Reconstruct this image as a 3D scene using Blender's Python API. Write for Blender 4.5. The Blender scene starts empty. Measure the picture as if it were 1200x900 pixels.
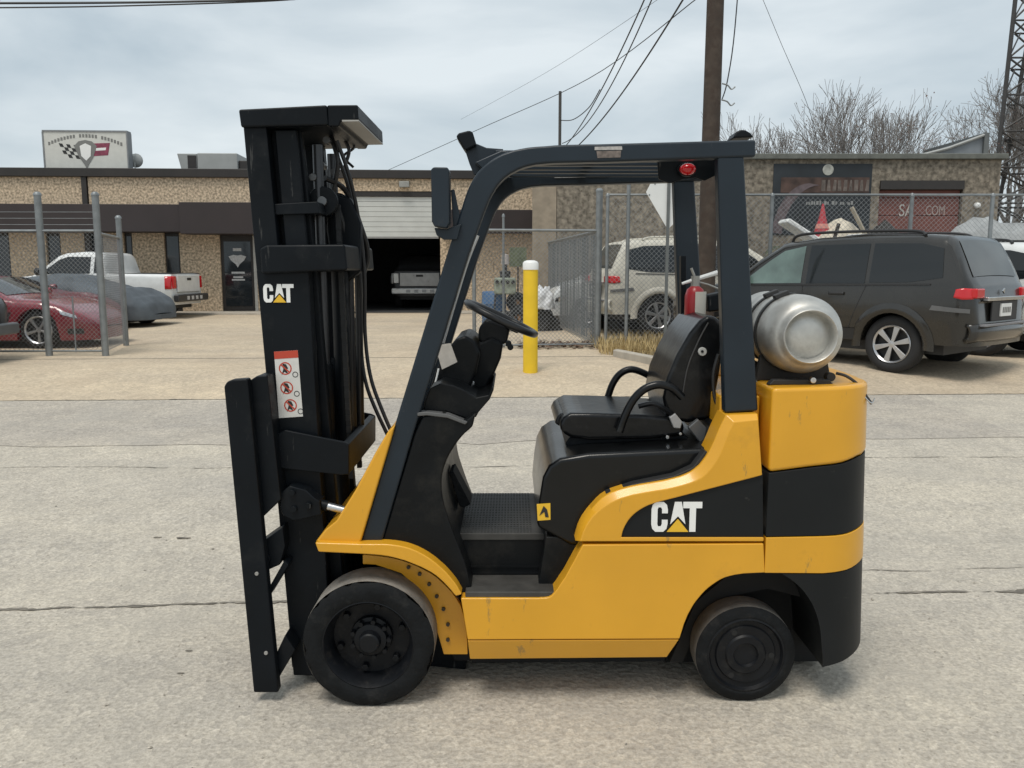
import bpy, bmesh, math, random
from mathutils import Vector, Matrix, noise

sc = bpy.context.scene
C = sc.collection
rad = math.radians

# ------------------------------------------------------------------ camera
cam = bpy.data.cameras.new('camera')
cam.sensor_width = 36.0
cam.lens = 29.4
cam.clip_start = 0.05
cam.clip_end = 3000
camo = bpy.data.objects.new('camera', cam)
C.objects.link(camo)
camo.location = (0, 0, 1.78)
camo.rotation_euler = (rad(90 - 7.843), 0, 0)
sc.camera = camo

# ------------------------------------------------------------------ sky and sun (overcast)
SUN_EL, SUN_AZ = rad(66), rad(205)      # azimuth measured from +Y clockwise: behind the camera, a little left
world = bpy.data.worlds.new('World')
sc.world = world
world.use_nodes = True
nt = world.node_tree
for n in list(nt.nodes):
    nt.nodes.remove(n)
def N(t, **k):
    n = nt.nodes.new(t)
    for a, b in k.items():
        setattr(n, a, b)
    return n
w_out = N('ShaderNodeOutputWorld')
w_bg = N('ShaderNodeBackground')
sky = N('ShaderNodeTexSky', sky_type='NISHITA', sun_disc=False)
sky.sun_elevation = SUN_EL
sky.sun_rotation = SUN_AZ
sky.air_density = 1.0
sky.dust_density = 3.0
tc = N('ShaderNodeTexCoord')
mp = N('ShaderNodeMapping')
mp.inputs['Scale'].default_value = (1.0, 1.0, 3.2)
nz = N('ShaderNodeTexNoise')
nz.inputs['Scale'].default_value = 2.3
nz.inputs['Detail'].default_value = 7
nz.inputs['Roughness'].default_value = 0.5
nz.inputs['Distortion'].default_value = 0.35
cr = N('ShaderNodeValToRGB')
cr.color_ramp.elements[0].position = 0.36
cr.color_ramp.elements[0].color = (3.8, 4.5, 4.95, 1)
cr.color_ramp.elements[1].position = 0.64
cr.color_ramp.elements[1].color = (6.3, 6.8, 7.0, 1)
mx = N('ShaderNodeMix', data_type='RGBA')
mx.inputs[0].default_value = 0.88       # overcast: the cloud layer hides most of the blue
nt.links.new(tc.outputs['Generated'], mp.inputs['Vector'])
nt.links.new(mp.outputs[0], nz.inputs['Vector'])
nt.links.new(nz.outputs['Fac'], cr.inputs[0])
nt.links.new(sky.outputs[0], mx.inputs[6])
nt.links.new(cr.outputs[0], mx.inputs[7])
nt.links.new(mx.outputs[2], w_bg.inputs['Color'])
w_bg.inputs['Strength'].default_value = 0.1
nt.links.new(w_bg.outputs[0], w_out.inputs['Surface'])

sun = bpy.data.lights.new('sun', 'SUN')
sun.energy = 1.5
sun.angle = rad(22)
sun.color = (1.0, 0.945, 0.86)
suno = bpy.data.objects.new('sun', sun)
C.objects.link(suno)
sdir = Vector((math.sin(SUN_AZ) * math.cos(SUN_EL), math.cos(SUN_AZ) * math.cos(SUN_EL), math.sin(SUN_EL)))
suno.rotation_euler = sdir.to_track_quat('Z', 'Y').to_euler()
suno.location = sdir * 30

vs = sc.view_settings
vs.view_transform = 'Standard'
vs.look = 'None'
vs.exposure = 0.4
vs.gamma = 1.0
vs.use_curve_mapping = False

# ------------------------------------------------------------------ materials
MATS = {}
def mat(name, col, rough=0.6, metal=0.0, var=0.12, vscale=6.0, bump=0.0, bscale=60.0, coat=0.0, spec=0.5,
        col2=None, c2pos=(0.5, 0.7), c2scale=3.0, detail=6, trans=0.0, emit=None, scratch=None):
    if name in MATS:
        return MATS[name]
    m = bpy.data.materials.new(name)
    m.use_nodes = True
    t = m.node_tree
    b = t.nodes['Principled BSDF']
    lk = t.links.new
    tcn = t.nodes.new('ShaderNodeTexCoord')
    base = None
    if var > 0:
        n1 = t.nodes.new('ShaderNodeTexNoise')
        n1.inputs['Scale'].default_value = vscale
        n1.inputs['Detail'].default_value = detail
        lk(tcn.outputs['Object'], n1.inputs['Vector'])
        r = t.nodes.new('ShaderNodeValToRGB')
        r.color_ramp.elements[0].position = 0.3
        r.color_ramp.elements[1].position = 0.7
        r.color_ramp.elements[0].color = (*[max(0, c * (1 - var)) for c in col], 1)
        r.color_ramp.elements[1].color = (*[min(1, c * (1 + var)) for c in col], 1)
        lk(n1.outputs['Fac'], r.inputs[0])
        base = r.outputs[0]
        rr = t.nodes.new('ShaderNodeMapRange')
        rr.inputs['To Min'].default_value = max(0.02, rough - 0.08)
        rr.inputs['To Max'].default_value = min(1, rough + 0.1)
        lk(n1.outputs['Fac'], rr.inputs['Value'])
        lk(rr.outputs[0], b.inputs['Roughness'])
    else:
        b.inputs['Roughness'].default_value = rough
    if col2 is not None:
        n2 = t.nodes.new('ShaderNodeTexNoise')
        n2.inputs['Scale'].default_value = c2scale
        n2.inputs['Detail'].default_value = 8
        n2.inputs['Roughness'].default_value = 0.65
        lk(tcn.outputs['Object'], n2.inputs['Vector'])
        r2 = t.nodes.new('ShaderNodeValToRGB')
        r2.color_ramp.elements[0].position = c2pos[0]
        r2.color_ramp.elements[1].position = c2pos[1]
        lk(n2.outputs['Fac'], r2.inputs[0])
        mm = t.nodes.new('ShaderNodeMix')
        mm.data_type = 'RGBA'
        lk(r2.outputs[0], mm.inputs[0])
        if base is not None:
            lk(base, mm.inputs[6])
        else:
            mm.inputs[6].default_value = (*col, 1)
        mm.inputs[7].default_value = (*col2, 1)
        base = mm.outputs[2]
    if scratch is not None:
        mpn = t.nodes.new('ShaderNodeMapping')
        mpn.inputs['Scale'].default_value = scratch[1]
        mpn.inputs['Rotation'].default_value = (0, rad(12), 0)
        lk(tcn.outputs['Object'], mpn.inputs['Vector'])
        n4 = t.nodes.new('ShaderNodeTexNoise')
        n4.inputs['Scale'].default_value = 14
        n4.inputs['Detail'].default_value = 5
        n4.inputs['Roughness'].default_value = 0.7
        lk(mpn.outputs[0], n4.inputs['Vector'])
        r4 = t.nodes.new('ShaderNodeValToRGB')
        r4.color_ramp.elements[0].position = scratch[2]
        r4.color_ramp.elements[1].position = scratch[2] + 0.06
        r4.color_ramp.elements[1].color = (scratch[3], scratch[3], scratch[3], 1)
        lk(n4.outputs['Fac'], r4.inputs[0])
        m4 = t.nodes.new('ShaderNodeMix')
        m4.data_type = 'RGBA'
        lk(r4.outputs[0], m4.inputs[0])
        lk(base, m4.inputs[6])
        m4.inputs[7].default_value = (*scratch[0], 1)
        base = m4.outputs[2]
    if base is not None:
        lk(base, b.inputs['Base Color'])
    else:
        b.inputs['Base Color'].default_value = (*col, 1)
    b.inputs['Metallic'].default_value = metal
    b.inputs['Coat Weight'].default_value = coat
    b.inputs['Coat Roughness'].default_value = 0.12
    b.inputs['Specular IOR Level'].default_value = spec
    b.inputs['Transmission Weight'].default_value = trans
    if emit:
        b.inputs['Emission Color'].default_value = (*emit[0], 1)
        b.inputs['Emission Strength'].default_value = emit[1]
    if bump > 0:
        n3 = t.nodes.new('ShaderNodeTexNoise')
        n3.inputs['Scale'].default_value = bscale
        n3.inputs['Detail'].default_value = 4
        lk(tcn.outputs['Object'], n3.inputs['Vector'])
        bp = t.nodes.new('ShaderNodeBump')
        bp.inputs['Strength'].default_value = bump
        bp.inputs['Distance'].default_value = 0.01
        lk(n3.outputs['Fac'], bp.inputs['Height'])
        lk(bp.outputs[0], b.inputs['Normal'])
    MATS[name] = m
    return m

YEL = mat('yellow_paint', (0.71, 0.35, 0.018), 0.34, var=0.06, vscale=2.5, bump=0.05, bscale=7, coat=0.3,
          col2=(0.52, 0.26, 0.02), c2pos=(0.62, 0.88), c2scale=5, scratch=((0.24, 0.16, 0.06), (1.2, 1.2, 0.35), 0.645, 0.6))
BLK = mat('black_paint', (0.0045, 0.0065, 0.009), 0.45, var=0.25, vscale=4, bump=0.06, bscale=25, spec=0.18,
          col2=(0.016, 0.0175, 0.019), c2pos=(0.55, 0.8), c2scale=7, scratch=((0.07, 0.07, 0.068), (2.0, 2.0, 0.25), 0.635, 0.8))
GRY = mat('guard_paint', (0.011, 0.019, 0.028), 0.38, var=0.12, vscale=5, bump=0.03, bscale=30, spec=0.4,
          col2=(0.035, 0.041, 0.046), c2pos=(0.62, 0.82), c2scale=9, scratch=((0.07, 0.075, 0.08), (1.5, 1.5, 0.6), 0.67, 0.6))
CWB = mat('counterweight_black', (0.012, 0.0135, 0.0145), 0.45, spec=0.2, var=0.15, vscale=3, bump=0.06, bscale=14, scratch=((0.055, 0.054, 0.05), (0.8, 1.5, 1.5), 0.66, 0.6))
PLA = mat('black_plastic', (0.006, 0.007, 0.008), 0.4, spec=0.18, var=0.2, vscale=8, bump=0.06, bscale=140,
          col2=(0.024, 0.023, 0.021), c2pos=(0.52, 0.78), c2scale=6)
HOOD = mat('hood_plastic', (0.004, 0.0045, 0.005), 0.3, spec=0.2, coat=0.35, var=0.3, vscale=5, bump=0.06, bscale=160,
           col2=(0.03, 0.029, 0.027), c2pos=(0.6, 0.85), c2scale=7)
VIN = mat('seat_vinyl', (0.004, 0.0045, 0.0055), 0.34, spec=0.2, coat=0.3, var=0.2, vscale=9, bump=0.22, bscale=28,
          col2=(0.02, 0.02, 0.02), c2pos=(0.55, 0.75), c2scale=11)
RUB = mat('rubber', (0.008, 0.009, 0.010), 0.75, spec=0.2, var=0.3, vscale=20, bump=0.3, bscale=60,
          col2=(0.032, 0.031, 0.03), c2pos=(0.55, 0.8), c2scale=12)
TREAD = mat('worn_tread', (0.26, 0.245, 0.22), 0.9, var=0.2, vscale=20, bump=0.3, bscale=60,
            col2=(0.10, 0.095, 0.088), c2pos=(0.52, 0.75), c2scale=9)
RIM = mat('rim_black', (0.006, 0.007, 0.009), 0.45, spec=0.25, var=0.2, vscale=10, bump=0.1, bscale=40,
          col2=(0.028, 0.027, 0.026), c2pos=(0.55, 0.8), c2scale=16)
TREAD2 = mat('rear_tread', (0.13, 0.125, 0.115), 0.9, var=0.2, vscale=20, bump=0.3, bscale=60,
             col2=(0.06, 0.058, 0.055), c2pos=(0.5, 0.75), c2scale=9)
STEEL = mat('bright_steel', (0.62, 0.62, 0.62), 0.25, metal=1.0, var=0.1)
ALU = mat('cast_aluminium', (0.56, 0.55, 0.515), 0.46, metal=0.75, var=0.2, vscale=9, bump=0.1, bscale=22,
          col2=(0.33, 0.32, 0.30), c2pos=(0.5, 0.8), c2scale=8)
PALE = mat('pale_steel', (0.34, 0.33, 0.31), 0.55, var=0.15)
WHT = mat('white_paint', (0.78, 0.78, 0.76), 0.45, var=0.04, vscale=4)
LWHT = mat('lettering_white', (0.85, 0.85, 0.83), 0.5, var=0.0)
LYEL = mat('lettering_yellow', (0.80, 0.48, 0.03), 0.5, var=0.0)
LRED = mat('lettering_red', (0.50, 0.06, 0.03), 0.5, var=0.0)
LBLK = mat('lettering_black', (0.02, 0.02, 0.02), 0.5, var=0.0)
LGRY = mat('lettering_grey', (0.20, 0.20, 0.19), 0.6, var=0.0)
REDL = mat('red_lens', (0.55, 0.01, 0.015), 0.15, var=0.05, coat=0.5)
PAPER = mat('paper', (0.52, 0.48, 0.43), 0.8, var=0.1, vscale=40)
FLOORM = mat('rubber_mat', (0.05, 0.048, 0.044), 0.6, var=0.4, vscale=9, bump=0.1, bscale=60)

# ------------------------------------------------------------------ mesh helpers
def tag(o, label=None, cat=None, group=None, kind=None):
    if label: o['label'] = label
    if cat: o['category'] = cat
    if group: o['group'] = group
    if kind: o['kind'] = kind
    return o

def thing(name, label, cat, loc=(0, 0, 0), rotz=0.0, group=None):
    o = bpy.data.objects.new(name, None)
    C.objects.link(o)
    o.location = loc
    o.rotation_euler = (0, 0, rotz)
    o.empty_display_size = 0.1
    return tag(o, label, cat, group)

class B:
    """collects shapes of ONE piece"""
    def __init__(s):
        s.bm = bmesh.new()
    def box(s, x0, x1, y0, y1, z0, z1):
        v = [s.bm.verts.new(p) for p in ((x0, y0, z0), (x1, y0, z0), (x1, y1, z0), (x0, y1, z0),
                                         (x0, y0, z1), (x1, y0, z1), (x1, y1, z1), (x0, y1, z1))]
        for f in ((3, 2, 1, 0), (4, 5, 6, 7), (0, 1, 5, 4), (1, 2, 6, 5), (2, 3, 7, 6), (3, 0, 4, 7)):
            s.bm.faces.new([v[i] for i in f])
        return s
    def prism(s, pts, y0, y1, pts2=None):
        """polygon in xz pushed from y0 to y1 (pts2: outline at y1)"""
        q = pts2 or pts
        a = [s.bm.verts.new((p[0], y0, p[1])) for p in pts]
        b = [s.bm.verts.new((p[0], y1, p[1])) for p in q]
        n = len(pts)
        s.bm.faces.new(a)
        s.bm.faces.new(b[::-1])
        for i in range(n):
            j = (i + 1) % n
            s.bm.faces.new((a[j], a[i], b[i], b[j]))
        return s
    def slab(s, pts, z0, z1):
        """polygon in xy pushed up"""
        a = [s.bm.verts.new((p[0], p[1], z0)) for p in pts]
        b = [s.bm.verts.new((p[0], p[1], z1)) for p in pts]
        n = len(pts)
        s.bm.faces.new(a[::-1])
        s.bm.faces.new(b)
        for i in range(n):
            j = (i + 1) % n
            s.bm.faces.new((a[i], a[j], b[j], b[i]))
        return s
    def tube(s, path, r, seg=8, caps=True):
        path = [Vector(p) for p in path]
        rs = r if isinstance(r, (list, tuple)) else [r] * len(path)
        rings = []
        up = None
        for i, p in enumerate(path):
            d = (path[min(i + 1, len(path) - 1)] - path[max(i - 1, 0)]).normalized()
            if up is None:
                up = Vector((0, 0, 1)) if abs(d.z) < 0.9 else Vector((1, 0, 0))
            u = d.cross(up)
            if u.length < 1e-5:
                u = d.orthogonal()
            u.normalize()
            w = u.cross(d).normalized()
            up = w
            rings.append([s.bm.verts.new(p + (u * math.cos(a) + w * math.sin(a)) * rs[i])
                          for a in [2 * math.pi * k / seg for k in range(seg)]])
        for a, b in zip(rings, rings[1:]):
            for k in range(seg):
                j = (k + 1) % seg
                s.bm.faces.new((a[k], a[j], b[j], b[k]))
        if caps:
            s.bm.faces.new(rings[0][::-1])
            s.bm.faces.new(rings[-1])
        return s
    def lathe(s, prof, c, axis='y', seg=32, closed=False, caps=True):
        """prof: list of (along, radius) turned about the axis through c"""
        rings = []
        for al, r in prof:
            ring = []
            for k in range(seg):
                a = 2 * math.pi * k / seg
                u, w = math.cos(a) * r, math.sin(a) * r
                p = {'y': (u, al, w), 'z': (u, w, al), 'x': (al, u, w)}[axis]
                ring.append(s.bm.verts.new((c[0] + p[0], c[1] + p[1], c[2] + p[2])))
            rings.append(ring)
        pr = list(zip(rings, rings[1:])) + ([(rings[-1], rings[0])] if closed else [])
        for a, b in pr:
            for k in range(seg):
                j = (k + 1) % seg
                s.bm.faces.new((a[k], a[j], b[j], b[k]))
        if not closed and caps:
            if prof[0][1] > 1e-4: s.bm.faces.new(rings[0][::-1])
            if prof[-1][1] > 1e-4: s.bm.faces.new(rings[-1])
        return s
    def grid(s, rows):
        vs_ = [[s.bm.verts.new(p) for p in r] for r in rows]
        for a, b in zip(vs_, vs_[1:]):
            for k in range(len(a) - 1):
                s.bm.faces.new((a[k], a[k + 1], b[k + 1], b[k]))
        return vs_
    def xf(s, m):
        bmesh.ops.transform(s.bm, matrix=m, verts=s.bm.verts)
        return s

def obj(name, b, m, parent=None, smooth=False, bevel=0.0, seg=2, solid=0.0, sub=0, angle=40):
    bm = b.bm if isinstance(b, B) else b
    bmesh.ops.remove_doubles(bm, verts=bm.verts, dist=1e-5)
    bmesh.ops.recalc_face_normals(bm, faces=bm.faces)
    me = bpy.data.meshes.new(name)
    bm.to_mesh(me)
    bm.free()
    ms = m if isinstance(m, (list, tuple)) else [m]
    for k in ms:
        me.materials.append(k)
    o = bpy.data.objects.new(name, me)
    C.objects.link(o)
    if parent:
        o.parent = parent
    if smooth or bevel:
        for p in me.polygons:
            p.use_smooth = True
        if not smooth or smooth == 'auto':
            me.set_sharp_from_angle(angle=rad(angle))
    if solid:
        md = o.modifiers.new('thick', 'SOLIDIFY')
        md.thickness = solid
        md.offset = -1
    if bevel:
        md = o.modifiers.new('edge', 'BEVEL')
        md.width = bevel
        md.segments = seg
        md.limit_method = 'ANGLE'
        md.angle_limit = rad(35)
        md.harden_normals = True
    if sub:
        md = o.modifiers.new('sub', 'SUBSURF')
        md.levels = md.render_levels = sub
    return o

def copy_tree(o, parent=None):
    c = o.copy()
    C.objects.link(c)
    c.parent = parent
    for ch in list(o.children):
        copy_tree(ch, c)
    return c

def arc(cx, cz, r, a0, a1, n):
    return [(cx + r * math.cos(rad(a0 + (a1 - a0) * i / n)), cz + r * math.sin(rad(a0 + (a1 - a0) * i / n))) for i in range(n + 1)]

def spline(pts, n=8):
    """Catmull-Rom through the points"""
    P = [Vector(p) for p in pts]
    out = []
    for i in range(len(P) - 1):
        p0, p1, p2, p3 = P[max(i - 1, 0)], P[i], P[i + 1], P[min(i + 2, len(P) - 1)]
        for k in range(n):
            t = k / n
            out.append(0.5 * ((2 * p1) + (p2 - p0) * t + (2 * p0 - 5 * p1 + 4 * p2 - p3) * t * t + (3 * p1 - p0 - 3 * p2 + p3) * t ** 3))
    out.append(P[-1])
    return out

def text_bm(s_, size, extr=0.002):
    cu = bpy.data.curves.new('txt', 'FONT')
    cu.body = s_
    cu.size = size
    cu.extrude = extr
    cu.align_x = 'CENTER'
    ob = bpy.data.objects.new('txt', cu)
    C.objects.link(ob)
    bpy.context.view_layer.update()
    me = bpy.data.meshes.new_from_object(ob.evaluated_get(bpy.context.evaluated_depsgraph_get()))
    bpy.data.objects.remove(ob)
    b = B()
    b.bm.from_mesh(me)
    bpy.data.meshes.remove(me)
    b.xf(Matrix.Rotation(rad(90), 4, 'X'))
    return b

LET_C = [(.62, .62), (.62, .74), (.58, .9), (.46, 1), (.16, 1), (.04, .9), (0, .75), (0, .25), (.04, .1), (.16, 0), (.46, 0), (.58, .1),
         (.62, .26), (.62, .4), (.40, .4), (.40, .25), (.36, .18), (.26, .18), (.23, .25), (.23, .75), (.26, .82), (.36, .82), (.40, .75), (.40, .62)]
LET_A = [(.72, .25), (.88, 1), (1.14, 1), (1.30, .25), (1.01, .52)]
LET_T = [(1.20, 1), (1.92, 1), (1.92, .79), (1.69, .79), (1.69, 0), (1.45, 0), (1.45, .10), (1.45, .79), (1.20, .79)]
LET_3 = [(.60, 0), (1.01, .43), (1.42, 0)]
def cat_logo(parent, x, z, w, h, y, skew=0.0):
    k = w / 1.92
    for nm, pl, m, dy in (('letter', LET_C, LWHT, 0), ('letter', LET_A, LWHT, 0), ('letter', LET_T, LWHT, 0), ('triangle', LET_3, LYEL, -0.0015)):
        b = B()
        b.prism([(x + p[0] * k, z + p[1] * h + skew * p[0] * k) for p in pl], y - 0.0015 + dy, y + 0.001)
        obj(nm, b, m, parent)

# ================================================================== ground
def gz(v):
    pts = [(-80, 0), (5, 0), (10.3, .16), (12.3, .35), (20, .38), (24, .42), (900, .42)]
    for (a, b), (c, d) in zip(pts, pts[1:]):
        if v <= c:
            return b + (d - b) * (v - a) / (c - a)
    return .42
def gh(x, y):
    return gz(y - .045 * x)

def ground_mat(name, base, dark, light, stain, fine=85.0, bump=0.5, stain_pos=(0.5, 0.72)):
    m = bpy.data.materials.new(name)
    m.use_nodes = True
    t = m.node_tree
    lk = t.links.new
    b = t.nodes['Principled BSDF']
    co = t.nodes.new('ShaderNodeTexCoord')
    def nz_(sc_, det, rough=0.5, stretch=None):
        n = t.nodes.new('ShaderNodeTexNoise')
        n.inputs['Scale'].default_value = sc_
        n.inputs['Detail'].default_value = det
        n.inputs['Roughness'].default_value = rough
        if stretch:
            mpn = t.nodes.new('ShaderNodeMapping')
            mpn.inputs['Scale'].default_value = stretch
            lk(co.outputs['Object'], mpn.inputs['Vector'])
            lk(mpn.outputs[0], n.inputs['Vector'])
        else:
            lk(co.outputs['Object'], n.inputs['Vector'])
        return n
    def ramp(n, p0, p1, c0, c1):
        r = t.nodes.new('ShaderNodeValToRGB')
        r.color_ramp.elements[0].position = p0
        r.color_ramp.elements[1].position = p1
        r.color_ramp.elements[0].color = (*c0, 1)
        r.color_ramp.elements[1].color = (*c1, 1)
        lk(n.outputs['Fac'], r.inputs[0])
        return r
    def mixc(kind, fac, a, c):
        q = t.nodes.new('ShaderNodeMix')
        q.data_type = 'RGBA'
        q.blend_type = kind
        if isinstance(fac, float): q.inputs[0].default_value = fac
        else: lk(fac, q.inputs[0])
        lk(a, q.inputs[6])
        if isinstance(c, tuple): q.inputs[7].default_value = (*c, 1)
        else: lk(c, q.inputs[7])
        return q.outputs[2]
    f1 = nz_(fine, 3, 0.7)
    vor = t.nodes.new('ShaderNodeTexVoronoi')
    vor.inputs['Scale'].default_value = fine * 0.55
    lk(co.outputs['Object'], vor.inputs['Vector'])
    stones = ramp(f1, 0.33, 0.68, dark, light)
    vr = t.nodes.new('ShaderNodeValToRGB')
    vr.color_ramp.elements[0].color = (0.78, 0.78, 0.79, 1)
    vr.color_ramp.elements[1].color = (1.22, 1.21, 1.18, 1)
    lk(vor.outputs['Color'], vr.inputs[0])
    c = mixc('MULTIPLY', 0.7, stones.outputs[0], vr.outputs[0])
    med = ramp(nz_(2.2, 9, 0.62), 0.3, 0.7, (0.86, 0.86, 0.865), (1.09, 1.085, 1.07))
    c = mixc('MULTIPLY', 0.85, c, med.outputs[0])
    lane = ramp(nz_(0.55, 6, 0.6, (0.35, 1.6, 1)), 0.32, 0.7, (0.85, 0.85, 0.87), (1.10, 1.08, 1.04))
    c = mixc('MULTIPLY', 0.9, c, lane.outputs[0])
    st = ramp(nz_(0.9, 10, 0.68), stain_pos[0], stain_pos[1], (0, 0, 0), (0.6, 0.6, 0.6))
    c = mixc('MIX', st.outputs[0], c, stain)
    spot = ramp(nz_(7.0, 4, 0.6), 0.70, 0.78, (0, 0, 0), (0.55, 0.55, 0.55))
    c = mixc('MIX', spot.outputs[0], c, tuple(q * 0.55 for q in base))
    lk(c, b.inputs['Base Color'])
    b.inputs['Roughness'].default_value = 0.9
    b.inputs['Specular IOR Level'].default_value = 0.25
    ad = t.nodes.new('ShaderNodeMath')
    ad.operation = 'ADD'
    lk(f1.outputs['Fac'], ad.inputs[0])
    lk(vor.outputs['Distance'], ad.inputs[1])
    bp = t.nodes.new('ShaderNodeBump')
    bp.inputs['Strength'].default_value = bump
    bp.inputs['Distance'].default_value = 0.012
    lk(ad.outputs[0], bp.inputs['Height'])
    lk(bp.outputs[0], b.inputs['Normal'])
    return m

ROAD = ground_mat('chip_concrete', (0.48, 0.44, 0.375), (0.37, 0.337, 0.285), (0.61, 0.565, 0.49), (0.40, 0.37, 0.32), fine=54.0, bump=0.45)
PATCH = ground_mat('old_asphalt', (0.42, 0.385, 0.335), (0.33, 0.30, 0.26), (0.55, 0.505, 0.44), (0.36, 0.335, 0.30), fine=46, bump=0.4)
DRIVE = ground_mat('driveway_concrete', (0.50, 0.42, 0.32), (0.45, 0.375, 0.28), (0.60, 0.51, 0.39), (0.42, 0.33, 0.235), fine=40, bump=0.2, stain_pos=(0.46, 0.8))
DIRT = ground_mat('yard_dirt', (0.3, 0.26, 0.2), (0.2, 0.17, 0.13), (0.36, 0.31, 0.24), (0.16, 0.14, 0.11), fine=50, bump=0.6)
CRACK = mat('crack_dirt', (0.19, 0.17, 0.14), 0.95, var=0.5, vscale=14)

def sheet(name, vs_, x0, x1, nx, dz, m, parent=None, rag=None):
    b = B()
    rows = []
    for i, v in enumerate(vs_):
        row = []
        for k in range(nx + 1):
            x = x0 + (x1 - x0) * k / nx
            vv = v
            if rag and i in rag:
                vv += rag[i] * noise.noise(Vector((x * 1.7, i * 5.1, 0))) + rag[i] * 0.4 * noise.noise(Vector((x * 7.3, i * 3.1, 2)))
            row.append((x, vv + .045 * x, gz(vv) + dz))
        rows.append(row)
    b.grid(rows)
    return obj(name, b, m, parent, smooth=True)

tag(sheet('ground', [-80, 5, 10.3, 12.3, 20, 24, 60, 900], -700, 700, 8, -0.03, DIRT), kind='structure')
road = tag(sheet('road', [-30, 0, 2, 3, 4, 5, 6, 7, 8, 9, 10.3, 10.42], -60, 60, 60, 0.0, ROAD), kind='structure')
sheet('asphalt_patch', [8.05, 8.6, 9.6, 10.36], -60, 5.2, 260, 0.004, PATCH, road, rag={0: 0.16, 3: 0.02})
tag(sheet('driveway', [10.44, 11, 12.3, 13.5, 16, 20, 24, 26.0], -30, 2.1, 30, 0.0, DRIVE), kind='structure')
tag(sheet('pavement', [10.44, 11, 12.3, 13.6], 2.1, 40, 20, 0.0, DRIVE), kind='structure')

def crack(path, w, seed):
    """a jagged strip of dirt in an open joint, lying on the road"""
    rng = random.Random(seed)
    b = B()
    P_ = []
    for (x0, v0), (x1, v1) in zip(path, path[1:]):
        n = max(2, int(abs(x1 - x0) / 0.025))
        for k in range(n):
            t = k / n
            P_.append((x0 + (x1 - x0) * t, v0 + (v1 - v0) * t))
    rows = [[], []]
    for (x, v) in P_:
        c = 0.035 * noise.noise(Vector((x * 1.6, seed, 0))) + 0.02 * noise.noise(Vector((x * 7, seed, 3))) + 0.01 * noise.noise(Vector((x * 23, seed, 5)))
        ww = max(0.0005, w * (0.45 + 1.3 * noise.noise(Vector((x * 3.3, seed, 7)))) + rng.uniform(-0.3, 0.3) * w)
        for r_, sgn in ((0, -1), (1, 1)):
            vv = v + c + sgn * ww
            rows[r_].append((x, vv + .045 * x, gz(vv) + 0.005))
    b.grid(rows)
    return obj('crack', b, CRACK, road)
crack([(-8, 4.30), (-3, 4.31), (-1.2, 4.36), (3, 4.33), (8, 4.36)], 0.02, 1)
crack([(1.05, 5.35), (1.55, 5.0), (1.9, 4.72), (2.4, 4.66), (4.2, 4.72)], 0.005, 2)
crack([(-7, 7.2), (-4, 7.3), (-1, 7.1), (3, 7.35), (7, 7.2)], 0.009, 3)
crack([(-9, 10.43), (9, 10.43)], 0.013, 4)
for i_, (x_, y_, r_) in enumerate(((-2.35, 5.35, .02), (-2.18, 5.34, .035), (-1.52, 3.72, .012), (-1.47, 3.50, .012), (-1.02, 3.9, .01))):
    b = B()
    pl = [(x_ + r_ * 1.3 * math.cos(a) * (1 + .3 * math.sin(3 * a + i_)), y_ + r_ * .55 * math.sin(a) * (1 + .25 * math.cos(2 * a))) for a in [k * math.pi / 6 for k in range(12)]]
    b.slab(pl, gh(x_, y_) + 0.004, gh(x_, y_) + 0.0055)
    obj('tar_spot', b, CRACK, road)

# joint lines of the driveway
b = B()
b.grid([[(x, 13.55 + .045 * x, gz(13.55) + .004) for x in (-12, -5, 0, 2)], [(x, 13.58 + .045 * x, gz(13.58) + .004) for x in (-12, -5, 0, 2)]])
obj('joint', b, CRACK, bpy.data.objects['driveway'])

# ================================================================== workshop building on the left
AGG = mat('exposed_aggregate', (0.54, 0.425, 0.30), 0.95, var=0.55, vscale=15, detail=2, bump=0.6, bscale=22,
          col2=(0.24, 0.175, 0.115), c2pos=(0.56, 0.66), c2scale=24)
BRN = mat('brown_fascia', (0.033, 0.024, 0.024), 0.55, var=0.1, vscale=2)
CAP = mat('parapet_cap', (0.026, 0.022, 0.02), 0.5, var=0.15, vscale=2)
DGL = mat('dark_glass', (0.02, 0.024, 0.028), 0.06, var=0.0, spec=0.8)
DKW = mat('dark_frame', (0.03, 0.026, 0.024), 0.5, var=0.1)
SHUT = mat('shutter_slat', (0.58, 0.59, 0.56), 0.45, var=0.05, vscale=3)
INT = mat('garage_inside', (0.05, 0.05, 0.05), 0.9, var=0.2)
SIDEW = mat('kerb_concrete', (0.42, 0.38, 0.32), 0.9, var=0.15, vscale=4, bump=0.2)

bld = thing('workshop_building', 'long low tan pebble-faced workshop with brown fascia and half open white shutter', 'building', (-8, 26.3, .42), math.atan(.055))
def bbox(name, p0, p1, y0, y1, m, parent, bevel=0.0):
    """p0, p1: two corners on the facade (x, z)"""
    b = B()
    b.box(min(p0[0], p1[0]), max(p0[0], p1[0]), y0, y1, min(p0[1], p1[1]), max(p0[1], p1[1]))
    return obj(name, b, m, parent, bevel=bevel)
ZT = 4.123
GX0, GX1 = 3.065, 5.753                      # garage opening
GZ1 = 3.749
XL, XR = -16.5, 9.35
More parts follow.
